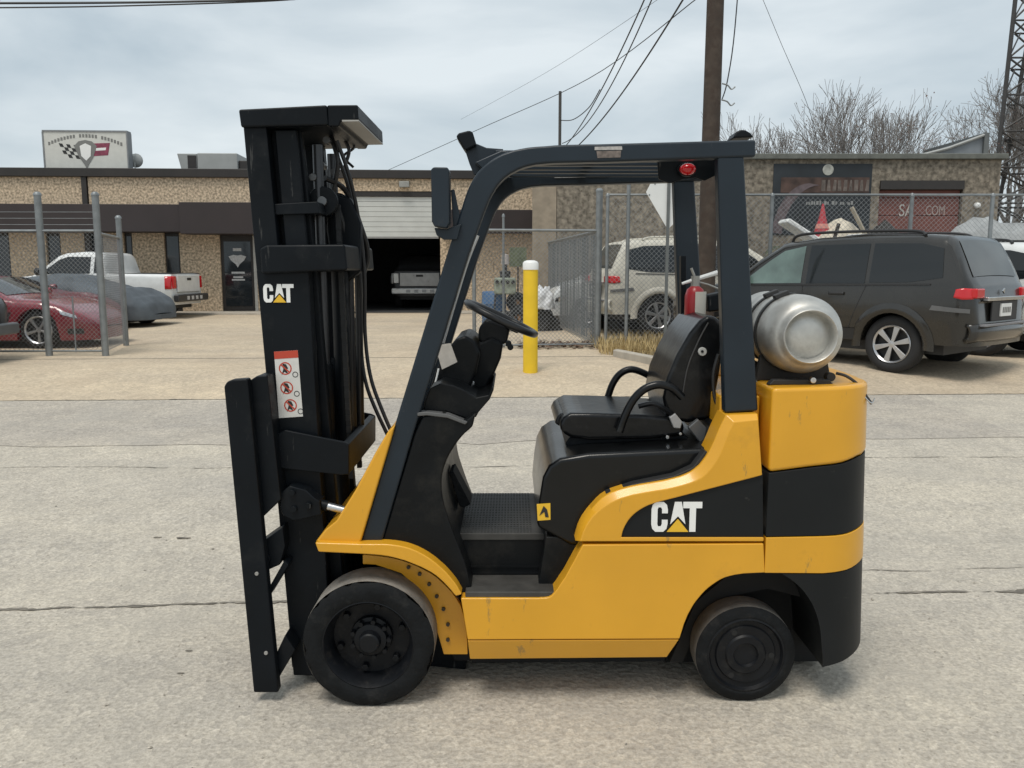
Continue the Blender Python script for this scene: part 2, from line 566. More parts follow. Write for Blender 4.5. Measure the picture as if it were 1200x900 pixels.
# wall panels with open joints between them
z_f0, z_f1 = 2.454, 3.254                     # brown fascia
XJ = [XL, -13.2, -5.009 - 0.13]
bbox('wall_panel', (XL, z_f1), (-5.11, ZT), 0, .3, AGG, bld)
bbox('wall_panel', (-4.908, z_f1), (GX0, ZT), 0, .3, AGG, bld)
bbox('wall_panel', (GX0 + .02, GZ1), (GX1 - .02, ZT), 0, .3, AGG, bld)
bbox('wall_panel', (GX1, 0), (8.762, ZT), 0, .3, AGG, bld)
bbox('downpipe', (-5.085, 0), (-4.933, ZT), -.06, .06, DKW, bld)
bbox('pilaster', (8.762, 0), (9.085, ZT), -.15, .3, DKW, bld)
bbox('parapet_cap', (XL, ZT), (XR, ZT + .26), -.12, .5, CAP, bld, .02)
bbox('fascia', (XL, z_f0), (-1.923, z_f1), -.9, 0, BRN, bld, .01)
bbox('fascia', (-1.923 + .02, z_f0 - .06), (0.406, z_f1 + .06), -1.0, 0, BRN, bld, .01)
bbox('fascia', (GX1 + .1, z_f0), (8.762 - .02, z_f1 - .1), -.6, 0, BRN, bld, .01)
# lower wall: tan panels with narrow dark windows between them
edges = [[-8.685, -7.371, -6.279, -5.846, -5.131, -4.568, -3.952, -3.694, -2.74, -2.275, -1.055, -0.038]][0]
pan = [(XL, edges[0]), (edges[1], edges[2]), (edges[3], edges[4]), (edges[5], edges[6]), (edges[7], edges[8]), (edges[9], edges[10]), (edges[11], GX0)]
for a, c in pan:
    bbox('wall_panel', (a, 0), (c, z_f0 - .003), 0, .3, AGG, bld)
for a, c in ((edges[0], edges[1]), (edges[2], edges[3]), (edges[4], edges[5]), (edges[6], edges[7]), (edges[8], edges[9])):
    w = bbox('window', (a, 0), (c, z_f0 - .003), .10, .25, DKW, bld)
    bbox('pane', (a + .06, .15), (c - .06, z_f0 - .1), .08, .105, DGL, w)
door = bbox('door', (edges[10], 0.02), (edges[11], z_f0 - .05), .08, .2, DKW, bld)
bbox('pane', (edges[10] + .1, .2), (edges[11] - .1, 2.2), .065, .085, DGL, door)
dx = (edges[10] + edges[11]) / 2
for (zz, w_, h_) in ((1.95, .26, .09), (1.24, .40, .06), (1.10, .30, .05), (1.02, .40, .05)):
    bbox('lettering', (dx - w_ / 2, zz - h_ / 2), (dx + w_ / 2, zz + h_ / 2), .058, .063, mat('faded_white', (.5, .5, .5), .6, var=.2, vscale=30), door)
b = B()
b.prism([(dx - .27, 1.74), (dx - .12, 1.79), (dx, 1.77), (dx + .12, 1.79), (dx + .27, 1.74), (dx + .2, 1.62), (dx + .06, 1.5), (dx, 1.40), (dx - .06, 1.5), (dx - .2, 1.62)], .056, .062)
obj('emblem', b, MATS['faded_white'], door)
bbox('door_frame', (edges[11] + .001, 0.02), (edges[11] + .09, 2.37), -.03, .1, mat('grey_frame', (.4, .39, .36), .5), bld)
# half open roller shutter with real slats
sh = thing('shutter', None, None)
sh.parent = bld
bbox('shutter_box', (GX0 + .03, GZ1 - .16), (GX1 - .03, GZ1 - .005), .02, .28, CAP, sh)
zs = GZ1 - .165
while zs > 2.259 + .1:
    bbox('slat', (GX0 + .06, zs - .146), (GX1 - .06, zs), .07, .10, SHUT, sh, .006)
    zs -= .155
bbox('bottom_rail', (GX0 + .05, zs - .04), (GX1 - .05, zs), .06, .12, mat('rail_grey', (.3, .3, .29), .5), sh)
# garage room
b = B()
b.box(GX0 - 2, GX1 + 1.5, .31, 9, -.03, -.0)
obj('garage_floor', b, INT, bld)
b = B()
b.box(GX0 - 2, GX1 + 1.5, 9, 9.2, -.03, ZT)
b.box(GX0 - 2.2, GX0 - 2, .31, 9.2, -.03, ZT)
b.box(GX1 + 1.5, GX1 + 1.7, .31, 9.2, -.03, ZT)
obj('garage_wall', b, INT, bld)
b = B()
b.box(XL, XR, .31, 12, ZT - .2, ZT - .01)
obj('roof', b, CAP, bld)
b = B()
b.box(XL, XR, 12, 12.2, 0, ZT - .2)
b.box(XL, XL + .2, .31, 12, 0, ZT - .21)
b.box(XR - .2, XR, .31, 12, 0, ZT - .21)
obj('rear_wall', b, AGG, bld)
for a, c in ((XL, GX0 - .1), (GX1 + .1, XR)):
    pv = bbox('walkway', (a, -.3), (c, .05), -1.3, 0, SIDEW, bld, .01)
bbox('wall_lamp', (4.514, 4.034), (4.827, 3.855), -.18, 0, mat('lamp_grey', (.3, .3, .28), .5), bld, .02)

# ------------------------------------------------------------------ roof sign and roof machines
sg = thing('roof_sign', 'white rectangular roof sign with crossed flags emblem above tan workshop', 'sign', (-5.127 - 8, 26.6 - .1, .42 + ZT + .26), math.atan(.055))
sw, sh_ = 1.24, 1.14
b = B(); b.box(-sw, sw, 0, .3, 0, sh_); obj('panel', b, mat('sign_face', (.62, .62, .58), .6, var=.05), sg)
for (x0, x1, z0, z1) in ((-sw - .03, sw + .03, sh_, sh_ + .05), (-sw - .04, -sw, 0, sh_), (sw, sw + .04, 0, sh_)):
    b = B(); b.box(x0, x1, -.02, .32, z0, z1); obj('frame', b, mat('sign_frame', (.22, .23, .24), .5), sg)
for r_ in range(4):                         # checkered flag
    for c_ in range(5):
        if (r_ + c_) % 2 == 0:
            x0, z0 = -.80 + c_ * .11 + r_ * .045, .80 - r_ * .105 - (c_ * .012)
            b = B(); b.prism([(x0, z0), (x0 + .11, z0 - .012), (x0 + .155, z0 - .117), (x0 + .045, z0 - .105)], -.006, .002); obj('flag_square', b, LBLK, sg)
b = B(); b.prism([(.25, .80), (.74, .82), (.66, .45), (.22, .42)], -.006, .002); obj('red_flag', b, mat('flag_red', (.25, .05, .09), .6, var=.3, vscale=9), sg)
b = B(); b.prism([(.32, .66), (.62, .68), (.6, .6), (.3, .58)], -.009, -.004); obj('flag_mark', b, LWHT, sg)
b = B(); b.prism([(-.34, .72), (-.2, .86), (0, .9), (.2, .86), (.34, .72), (.22, .4), (.06, .16), (0, .02), (-.06, .16), (-.22, .4)], -.012, -.005); obj('emblem', b, LGRY, sg)
b = B(); b.prism([(-.17, .72), (0, .8), (.17, .72), (.14, .42), (0, .28), (-.14, .42)], -.017, -.011); obj('emblem_centre', b, LWHT, sg)
for i in range(24):                         # arched lettering, too small to read
    t = (i - 11.5) / 11.5
    if i in (9, 16): continue
    x0 = t * 1.08
    z0 = 1.03 - .24 * t * t
    b = B(); b.prism([(x0 - .032, z0 - .05), (x0 + .03, z0 - .05 - .012 * t), (x0 + .03, z0 + .045), (x0 - .03, z0 + .05)], -.006, .002); obj('lettering', b, LGRY, sg)

hv = thing('rooftop_air_unit', 'grey metal rooftop air conditioning unit on workshop roof', 'air unit', (-1.775 - 8, 28.2, .42 + ZT), math.atan(.055))
AC = mat('unit_grey', (.36, .37, .36), .5, var=.08, vscale=2)
b = B(); b.box(-.55, .75, 0, 1.3, .1, 1.0); obj('cabinet', b, AC, hv, bevel=.03)
b = B(); b.prism([(-1.2, .98), (-.56, .98), (-.56, .1), (-1.0, .1)], .02, 1.2); obj('intake_hood', b, AC, hv, bevel=.02)
b = B(); b.box(-.86, -.58, -.0, .02, .15, .92); obj('grille', b, DKW, hv)
b = B(); b.box(.76, 1.1, .1, 1.1, .1, .78); obj('fan_housing', b, DKW, hv, bevel=.03)
b = B(); b.lathe([(0, .1), (.02, .14), (.14, .16), (.2, .05)], (1.2, .5, .6), 'x', 16); obj('fan_cowl', b, DKW, hv, smooth=True)
b = B(); b.box(-1.1, 1.1, .1, 1.2, 0, .1); obj('base_frame', b, CAP, hv)
an = thing('roof_antenna', 'small pale dish antenna on roof beside flag sign', 'antenna', (-3.863 - 8, 27, .42 + ZT + .2), 0)
b = B(); b.tube([(0, 0, 0), (0, 0, .35)], .02, 6); obj('mast', b, AC, an)
b = B(); b.lathe([(0, .02), (.03, .12), (.1, .22), (.11, .22), (.04, .1), (.015, .0)], (0, 0, .42), 'y', 16); obj('dish', b, AC, an, smooth=True)

# ================================================================== stone building on the right
STO = mat('rough_stone', (0.215, 0.185, 0.145), 0.95, var=0.6, vscale=8, detail=5, bump=0.9, bscale=7,
          col2=(0.11, 0.09, 0.07), c2pos=(0.54, 0.64), c2scale=10)
b2 = thing('stone_building', 'brown rough stone building with dark mural and red brown garage door', 'building', (0, 22, .42))
X0, X1 = 1.154, 12.539
ZP = 4.131
bx0, bx1, bz0 = 9.455, 11.609, 3.383
mx0, mx1 = 6.706, 9.235
b = B(); b.box(X0, bx0, 0, .35, 0, ZP); b.box(bx1, X1, 0, .35, 0, ZP); b.box(bx0, bx1, 0, .35, bz0, ZP)
obj('wall', b, STO, b2)
b = B(); b.box(X0, X0 + .3, .36, 9, 0, ZP); b.box(X1 - .3, X1, .36, 9, 0, ZP); b.box(X0, X1, 9, 9.3, 0, ZP)
obj('rear_wall', b, STO, b2)
b = B(); b.box(X0 + .3, X1 - .3, .36, 9, ZP - .3, ZP - .1); obj('roof', b, CAP, b2)
b = B(); b.box(X0 - .1, X1 + .12, -.12, .5, ZP, ZP + .14); obj('parapet_cap', b, mat('cap_greygreen', (.13, .135, .12), .7, var=.2), b2, bevel=.02)
b = B(); b.box(X0 - .62, X0 - .01, -.02, .4, 0, ZP); obj('corner_column', b, mat('beige_column', (.30, .25, .19), .9, var=.2, vscale=5), b2)
b = B(); b.box(bx0, bx1, -.06, .02, bz0, bz0 + .22); obj('lintel', b, DKW, b2)
gd = thing('garage_door', None, None); gd.parent = b2
RBR = mat('red_brown_door', (.17, .058, .045), .6, var=.15, vscale=3)
zz = .02
while zz < bz0 - .1:
    b = B(); b.box(bx0 + .02, bx1 - .02, .10, .15, zz, min(zz + .44, bz0 - .01)); obj('panel', b, RBR, gd, bevel=.012)
    zz += .452
b = text_bm('SA', .44, .004); b.xf(Matrix.Scale(.8, 4, (1, 0, 0))); b.xf(Matrix.Translation((10.222, .092, 2.714))); obj('lettering', b, mat('worn_letter', (.5, .46, .42), .7, var=.3, vscale=12), gd)
b = text_bm('.COM', .36, .004); b.xf(Matrix.Scale(.62, 4, (1, 0, 0))); b.xf(Matrix.Translation((10.95, .092, 2.736))); obj('lettering', b, mat('worn_letter_thin', (.36, .28, .25), .7, var=.3, vscale=12), gd)
mu = thing('mural', None, None); mu.parent = b2
b = B(); b.box(mx0, mx1, -.02, -.003, 2.236, 4.025); obj('mural_panel', b, mat('mural_dark', (.018, .023, .028), .6, var=.4, vscale=1.4), mu)
b = B(); b.box(mx0 + .2, mx1 - .06, -.026, -.021, 3.297, 3.683); obj('mural_band', b, mat('mural_brown', (.075, .045, .036), .7, var=.6, vscale=3.2), mu)
b = B(); b.lathe([(-.004, 0.0005), (-.004, .14), (.004, .14)], (8.098, -.03, 3.875), 'y', 20); obj('mural_moon', b, mat('moon_grey', (.4, .4, .36), .7, var=.3, vscale=9), mu)
aw = []
for k in range(11):
    a = rad(10 + 8 * k)
    aw.append((6.746 + 1.05 * (1 - math.cos(a)) * .9 - .05, 2.236 + 1.0 * math.sin(a) * 1.5 - .2))
b = B(); b.prism([(p[0], p[1]) for p in aw] + [(p[0] + .26, p[1] - .05) for p in aw[::-1]], -.034, -.027); obj('mural_arch', b, mat('mural_mauve', (.13, .1, .105), .7, var=.3), mu)
rng = random.Random(4)
xx = 7.572
while xx < 8.782:
    w_ = rng.uniform(.03, .07)
    h_ = rng.uniform(.06, .1)
    b = B(); b.box(xx, xx + w_, -.026, -.021, 2.995, 2.995 + h_); obj('lettering', b, mat('mural_letter', (.28, .28, .27), .7), mu)
    xx += w_ + rng.choice((.02, .025, .08))
for i in range(9):
    x0 = 7.949 + i * .14
    b = B(); b.prism([(x0, 3.34), (x0 + .1, 3.34), (x0 + .1 - .03 * (i % 2), 3.619), (x0 + .02 * (i % 3), 3.619)], -.031, -.027); obj('mural_letter', b, mat('mural_tan', (.14, .115, .10), .7, var=.4, vscale=8), mu)
b = B(); b.lathe([(-.1, .02), (-.09, .07), (0, .08)], (11.974, -.01, 2.974), 'y', 12); obj('wall_light', b, WHT, b2, smooth=True)
shd = thing('lean_roof_shed', 'grey metal shed with slanted roof behind stone building parapet', 'shed', (0, 28, .42))
sx = [(12.85, 5.307), (14.164, 5.604), (15.457, 6.116), (15.575, 5.307)][0]
b = B()
pq = [(12.521, 5.226), (14.162, 5.631), (15.297, 6.035), (15.359, 5.226)]
b.prism([(pq[0][0], 0)] + [(p[0], p[1] - .42) for p in (pq[0], pq[1], pq[2])] + [(pq[2][0], 0)], 0, 4)
obj('wall', b, mat('shed_metal', (.20, .22, .24), .5, var=.15, vscale=2), shd)
p_ = (15.455, 6.143)
b = B(); b.box(pq[2][0] + .003, p_[0], -.1, 4, 0, p_[1] - .42); obj('end_wall', b, mat('shed_side', (.13, .14, .14), .5), shd)
b = B(); b.tube([(pq[0][0], -.06, pq[0][1] - .40), (pq[1][0], -.06, pq[1][1] - .39), (pq[2][0], -.06, pq[2][1] - .38)], .05, 6); obj('roof_edge', b, AC, shd)

# ================================================================== the forklift
fk = thing('forklift', 'yellow and black counterbalance forklift parked on the street', 'forklift', (0.15, 3.72, 0))
NY = -0.52                                  # local y of the near flank; d counts metres inwards from there
def pr(name, pts, d0, d1, m, parent=fk, bevel=0.006, seg=2, pts2=None, **k):
    b = B()
    b.prism(pts, NY + d0, NY + d1, pts2)
    return obj(name, b, m, parent, bevel=bevel, seg=seg, **k)
def fc(name, p, d0, d1, r, m, parent=fk, seg=20, bevel=0.002):
    """short cylinder across the truck"""
    b = B()
    b.lathe([(NY + d0, r), (NY + d1, r)], (p[0], 0, p[1]), 'y', seg)
    return obj(name, b, m, parent, bevel=bevel)
def ft(name, pts, ds, r, m, parent=fk, seg=8, n=6):
    """bent tube through (x, z) points at depth ds"""
    if not isinstance(ds, (list, tuple)):
        ds = [ds] * len(pts)
    path = spline([(p[0], NY + d, p[1]) for p, d in zip(pts, ds)], n)
    b = B()
    b.tube(path, r, seg)
    return obj(name, b, m, parent, smooth='auto')

# ------------------------------------------------------------------ mast
mast = thing('mast', None, None); mast.parent = fk
for d0, d1 in ((.20, .27), (.73, .80)):
    pr('outer_rail', [(-1.181, 1.777), (-0.971, 1.777), (-0.922, 0.042), (-1.093, 0.042)], d0, d1, BLK, mast)
    pr('rail_flange', [(-1.209, 2.336), (-1.118, 2.336), (-1.084, 1.77), (-1.18, 1.77)], d0, d1, BLK, mast)
for d0, d1 in ((.28, .33), (.67, .72)):
    pr('inner_rail', [(-1.138, 2.349), (-1.003, 2.349), (-0.954, 1.728), (-0.858, 0.009), (-1.091, 0.009), (-1.099, 1.77)], d0, d1, BLK, mast)
for d0, d1 in ((.232, .262), (.738, .768)):
    pr('middle_rail', [(-1.095, 2.329), (-1.008, 2.329), (-0.974, 1.77), (-1.063, 1.77)], d0, d1, BLK, mast)
pr('top_tie_bar', [(-1.219, 2.397), (-0.873, 2.414), (-0.869, 2.336), (-1.212, 2.329)], .18, .82, BLK, mast, .008)
pr('top_tie_bar', [(-0.873, 2.414), (-0.753, 2.415), (-0.751, 2.359), (-0.821, 2.352), (-0.829, 2.333), (-0.872, 2.333)], .185, .815, BLK, mast, .006)
pr('top_plate', [(-0.815, 2.357), (-0.749, 2.357), (-0.749, 2.351), (-0.815, 2.35)], .18, .80, PALE, mast, .001)
pr('upper_crossmember', [(-1.155, 1.861), (-1.127, 1.874), (-0.815, 1.877), (-0.808, 1.773), (-1.152, 1.76)], .17, .83, BLK, mast, .01)
pr('thin_crossmember', [(-1.107, 2.037), (-0.929, 2.047), (-0.923, 2.0), (-1.101, 1.994)], .215, .80, BLK, mast, .004)
for d0, d1 in ((.16, .178), (.822, .84)):
    pr('lower_crossmember', [(-1.113, 1.109), (-1.078, 1.127), (-0.835, 1.077), (-0.818, 1.067), (-0.821, 0.941), (-0.853, 0.938), (-1.105, 0.966)], d0, d1, BLK, mast, .005)
pr('lower_rear_plate', [(-0.845, 1.076), (-0.818, 1.067), (-0.821, 0.941), (-0.849, 0.938)], .179, .821, BLK, mast, .004)
pr('lower_front_plate', [(-1.107, 1.091), (-1.079, 1.083), (-1.073, 0.957), (-1.105, 0.957)], .271, .729, BLK, mast, .004)
pr('base_tie', [(-1.122, 0.127), (-0.938, 0.127), (-0.937, 0.042), (-1.118, 0.042)], .271, .729, BLK, mast, .006)
for dd in (.36, .64):                       # lift cylinders
    b = B()
    p0, p1 = [(-0.946, 0.009), (-0.954, 2.287)]
    b.tube([(p0[0], NY + dd, p0[1]), (p1[0] * .6 + p0[0] * .4, NY + dd, p1[1] * .6 + p0[1] * .4)], .034, 16)
    cyl = obj('lift_cylinder', b, BLK, mast, smooth='auto')
    b = B()
    b.tube([(p1[0] * .6 + p0[0] * .4, NY + dd, p1[1] * .6 + p0[1] * .4), (p1[0], NY + dd, p1[1])], .022, 12)
    obj('piston_rod', b, mat('dark_steel', (.06, .062, .066), .3, metal=.6), mast, smooth='auto')
fc('chain_wheel', (-0.936, 2.057), .34, .37, .062, BLK, mast, 24, .006)
fc('chain_wheel', (-0.936, 2.057), .63, .66, .062, BLK, mast, 24, .006)
fc('wheel_pin', (-0.936, 2.057), .325, .345, .02, mat('dull_steel', (.16, .165, .17), .4, metal=.7), mast, 14)
CHN = mat('chain_steel', (.016, .017, .018), .5, metal=.3, var=.3, vscale=60)
for dd in (.40, .60):                       # leaf chains, link by link
    b = B()
    p0, p1 = [(-0.885, 2.048), (-0.858, 0.866)]
    nl = 46
    for i in range(nl):
        t0, t1 = i / nl, (i + 1.02) / nl
        xa, za = p0[0] + (p1[0] - p0[0]) * t0, p0[1] + (p1[1] - p0[1]) * t0
        xb, zb = p0[0] + (p1[0] - p0[0]) * t1, p0[1] + (p1[1] - p0[1]) * t1
        w = .014 if i % 2 else .010
        b.box(xa - .010, xa + .010, NY + dd - w, NY + dd + w, zb, za)
    tag(obj('lift_chain', b, CHN, mast), kind='stuff')
HOSE = mat('hose_rubber', (.014, .014, .015), .42, var=.2)
ft('hose', [(-0.887, 2.314), (-0.846, 2.181), (-0.818, 2.0), (-0.801, 1.761), (-0.808, 1.499), (-0.786, 1.309), (-0.732, 1.162), (-0.636, 0.959)], [.42, .45, .5, .52, .54, .52, .48, .42], .0085, HOSE, mast)
ft('hose', [(-0.906, 2.289), (-0.862, 2.145), (-0.84, 1.982), (-0.828, 1.724), (-0.835, 1.461), (-0.817, 1.286), (-0.763, 1.147), (-0.652, 0.935)], [.46, .5, .54, .56, .58, .56, .52, .46], .0085, HOSE, mast)
for pa, pb, d_, r_ in zip([(-0.895, 1.769), (-0.865, 1.769), (-0.838, 1.769)], [(-0.892, 1.014), (-0.869, 1.014), (-0.846, 1.014)], (.46, .52, .58), (.035, .017, .017)):
    b = B(); b.tube([(pa[0], NY + d_, pa[1]), (pb[0], NY + d_, pb[1])], r_, 14); obj('centre_cylinder' if r_ > .03 else 'hose', b, BLK if r_ > .03 else HOSE, mast, smooth='auto')
ft('hose', [(-0.916, 2.335), (-0.886, 2.229), (-0.912, 2.094), (-0.876, 1.943), (-0.898, 1.688), (-0.916, 1.163)], [.45, .43, .46, .48, .5, .5], .011, HOSE, mast)
ft('hose', [(-0.936, 2.158), (-0.871, 2.116), (-0.82, 1.972), (-0.798, 1.835), (-0.835, 1.67), (-0.852, 1.163)], [.4, .5, .55, .6, .6, .6], .012, HOSE, mast)
ft('hose', [(-0.902, 2.365), (-0.87, 2.299), (-0.891, 2.218), (-0.87, 2.155)], .6, .008, HOSE, mast)
ft('bracket_wire', [(-0.914, 2.38), (-0.865, 2.328), (-0.913, 2.286), (-0.871, 2.237)], .7, .006, HOSE, mast)
for (px_, d_) in zip([(-0.924, 2.313), (-0.946, 2.208), (-0.914, 2.19), (-0.972, 2.155), (-0.916, 1.87)], (.42, .4, .5, .36, .5)):
    fc('hose_fitting', px_, d_ - .03, d_ + .03, .016, mat('fitting', (.12, .12, .12), .35, metal=.6), mast, 10)
pr('hose_guard', [(-0.948, 2.109), (-0.845, 2.084), (-0.803, 1.975), (-0.809, 1.769), (-0.862, 1.724), (-0.929, 1.754), (-0.953, 1.946)], .47, .53, BLK, mast, .012)
# tilt cylinder and its pivot block
pr('tilt_bracket', [(-1.104, 0.814), (-1.095, 0.872), (-1.059, 0.901), (-0.993, 0.883), (-0.959, 0.85), (-0.938, 0.836), (-0.933, 0.778), (-0.997, 0.763), (-1.05, 0.752), (-1.092, 0.774)], .13, .22, BLK, mast, .006)
for q in [(-1.048, 0.874), (-1.043, 0.805), (-0.983, 0.82)]:
    fc('pivot_pin', q, .115, .135, .013, BLK, mast, 12)
p0, p1, p2 = [(-0.978, 0.819), (-0.915, 0.804), (-0.845, 0.786)]
b = B(); b.tube([(p0[0], NY + .17, p0[1]), (p1[0], NY + .17, p1[1])], .022, 14); obj('rod_clevis', b, BLK, mast, smooth='auto')
b = B(); b.tube([(p1[0], NY + .17, p1[1]), (p2[0], NY + .17, p2[1])], .0165, 16); obj('tilt_rod', b, STEEL, mast, smooth='auto')
# carriage
car_ = thing('carriage', None, None); car_.parent = fk
pr('side_plate', [(-1.282, 1.322), (-1.268, 1.342), (-1.247, 1.349), (-1.187, 1.353), (-1.116, 0.043), (-1.219, 0.043)], .05, .10, BLK, car_, .008)
pr('side_plate', [(-1.282, 1.322), (-1.268, 1.342), (-1.247, 1.349), (-1.187, 1.353), (-1.116, 0.043), (-1.219, 0.043)], .94, .99, BLK, car_, .008)
pr('upper_bar', [(-1.2, 1.336), (-1.168, 1.356), (-1.124, 1.36), (-1.089, 0.85), (-1.183, 0.76)], .10, .94, BLK, car_, .006)
pr('lower_bar', [(-1.155, 0.146), (-1.093, 0.273), (-1.053, 0.206), (-1.129, 0.078)], .10, .94, BLK, car_, .006)
pr('roller_bracket', [(-1.204, 0.649), (-1.092, 0.729), (-1.085, 0.649), (-1.109, 0.568), (-1.188, 0.532)], .12, .24, BLK, car_, .006)
pr('stay', [(-1.17, 0.45), (-1.09, 0.587), (-1.073, 0.568), (-1.16, 0.428)], .12, .2, BLK, car_, .004)
fc('guide_roller', (-1.166, 0.599), .105, .125, .02, BLK, car_, 14)
for q in [(-1.183, 0.558), (-1.159, 0.219)]:
    fc('bolt', q, .044, .052, .008, PALE, car_, 8, .001)

# decals on the mast
lg = thing('mast_logo', None, None); lg.parent = fk
p0, p1 = [(-1.155, 1.645), (-1.032, 1.719)]
cat_logo(lg, p0[0], p0[1], p1[0] - p0[0], p1[1] - p0[1], NY + .199)
dq = [(-1.121, 1.445), (-1.024, 1.451), (-1.012, 1.177), (-1.111, 1.17)]
def dp(u, v):                              # point on the decal sheet
    a = [dq[0][i] + (dq[1][i] - dq[0][i]) * u for i in (0, 1)]
    c = [dq[3][i] + (dq[2][i] - dq[3][i]) * u for i in (0, 1)]
    return (a[0] + (c[0] - a[0]) * v, a[1] + (c[1] - a[1]) * v)
dec = pr('warning_decal', [dp(0, 0), dp(1, 0), dp(1, 1), dp(0, 1)], .1975, .1995, mat('decal_white', (.66, .65, .62), .5, var=.06, vscale=30), fk, 0)
pr('decal_header', [dp(0, 0), dp(1, 0), dp(1, .11), dp(0, .11)], .1965, .1974, LRED, dec, 0)
for k, (u, v) in enumerate(((.42, .26), (.42, .55), (.52, .82))):
    c0 = dp(u, v)
    b = B()
    b.lathe([(NY + .1968, .0265), (NY + .1974, .0265), (NY + .1974, .0215), (NY + .1968, .0215)], (c0[0], 0, c0[1]), 'y', 20, closed=True)
    obj('prohibition_ring', b, LRED, dec)
    pr('pictogram', [(c0[0] - .011, c0[1] + .02), (c0[0] + .004, c0[1] + .017), (c0[0] + .012, c0[1]), (c0[0] + .004, c0[1] - .004), (c0[0] + .012, c0[1] - .024), (c0[0] - .004, c0[1] - .014), (c0[0] - .016, c0[1] - .028), (c0[0] - .008, c0[1] - .002)], .1970, .1974, LBLK, dec, 0)
    pr('prohibition_bar', [(c0[0] - .018, c0[1] + .013), (c0[0] - .014, c0[1] + .017), (c0[0] + .018, c0[1] - .013), (c0[0] + .014, c0[1] - .017)], .1962, .1967, LRED, dec, 0)
    c1 = dp(u + .4, v + .1)
    b = B(); b.lathe([(NY + .1968, .012), (NY + .1974, .012), (NY + .1974, .009), (NY + .1968, .009)], (c1[0], 0, c1[1]), 'y', 14, closed=True); obj('symbol_ring', b, LBLK, dec)

# ------------------------------------------------------------------ overhead guard
gd_ = thing('overhead_guard', None, None); gd_.parent = fk
side = [(-0.762, 0.683), (-0.626, 1.128), (-0.402, 1.829), (-0.349, 1.99), (-0.343, 2.007), (-0.335, 2.033), (-0.325, 2.061), (-0.315, 2.085), (-0.305, 2.105), (-0.294, 2.123), (-0.283, 2.14), (-0.27, 2.155), (-0.255, 2.169), (-0.24, 2.181), (-0.223, 2.192), (-0.205, 2.202), (-0.186, 2.211), (-0.165, 2.218), (-0.143, 2.225), (-0.118, 2.23), (-0.089, 2.235), (-0.058, 2.238), (-0.024, 2.24), (0.011, 2.243), (0.053, 2.245), (0.1, 2.246), (0.142, 2.247), (0.172, 2.247), (0.77, 2.263), (0.773, 2.199), (0.173, 2.18), (0.142, 2.18), (0.098, 2.179), (0.051, 2.178), (0.012, 2.177), (-0.017, 2.175), (-0.04, 2.173), (-0.06, 2.171), (-0.079, 2.167), (-0.097, 2.163), (-0.112, 2.158), (-0.127, 2.152), (-0.14, 2.145), (-0.154, 2.138), (-0.166, 2.13), (-0.178, 2.121), (-0.189, 2.111), (-0.2, 2.099), (-0.21, 2.086), (-0.219, 2.071), (-0.228, 2.057), (-0.237, 2.039), (-0.245, 2.02), (-0.252, 2.002), (-0.257, 1.99), (-0.317, 1.829), (-0.542, 1.128), (-0.676, 0.683)]
leg = [(0.628, 2.202), (0.729, 2.203), (0.822, 1.224), (0.691, 1.215)]
for d0, d1 in ((.05, .12), (.92, .99)):
    pr('side_frame', side, d0, d1, GRY, gd_, .010, 3)
    pr('rear_leg', leg, d0 + .004, d1 - .004, GRY, gd_, .010, 3)
hb = [(-0.295, 2.189), (-0.19, 2.233), (-0.15, 2.227), (-0.243, 2.143)]
pr('front_header', hb, .121, .919, GRY, gd_, .006)
q0, q1 = [(-0.216, 2.199), (0.767, 2.224)]
for k in range(6):
    yy = NY + .17 + k * .14
    b = B(); b.box(q0[0], q1[0], yy - .018, yy + .018, q1[1] - .012, q1[1] + .014); obj('roof_bar', b, GRY, gd_, bevel=.004)
for q in [(0.177, 2.218), (0.721, 2.224)]:
    b = B(); b.box(q[0] - .02, q[0] + .02, NY + .121, NY + .919, q[1] + .015, q[1] + .032); obj('cross_bar', b, GRY, gd_, bevel=.003)
# decals on the guard
pr('guard_label', [(0.162, 2.236), (0.265, 2.238), (0.266, 2.225), (0.162, 2.224)], .047, .0495, mat('label_grey', (.42, .40, .38), .6, var=.2, vscale=60), gd_, 0)
pr('guard_label', [(0.169, 2.22), (0.262, 2.222), (0.26, 2.197), (0.173, 2.195)], .047, .0495, mat('label_brown', (.16, .13, .115), .6, var=.4, vscale=50), gd_, 0)
pr('guard_label', [(0.038, 2.247), (0.202, 2.25), (0.203, 2.215), (0.055, 2.213)], .916, .9195, mat('label_white', (.5, .5, .5), .6, var=.35, vscale=60), gd_, 0)
pr('guard_label', [(-0.015, 2.245), (0.043, 2.246), (0.043, 2.239), (-0.015, 2.237)], .916, .9195, MATS['label_white'], gd_, 0)
pr('guard_label', [(0.211, 2.247), (0.313, 2.249), (0.313, 2.219), (0.211, 2.217)], .916, .9195, mat('label_dark', (.09, .08, .085), .6), gd_, 0)
pr('guard_label', [(-0.376, 1.842), (-0.362, 1.875), (-0.353, 1.87), (-0.413, 1.714), (-0.425, 1.718)], .916, .9195, MATS['label_white'], gd_, 0) if False else None
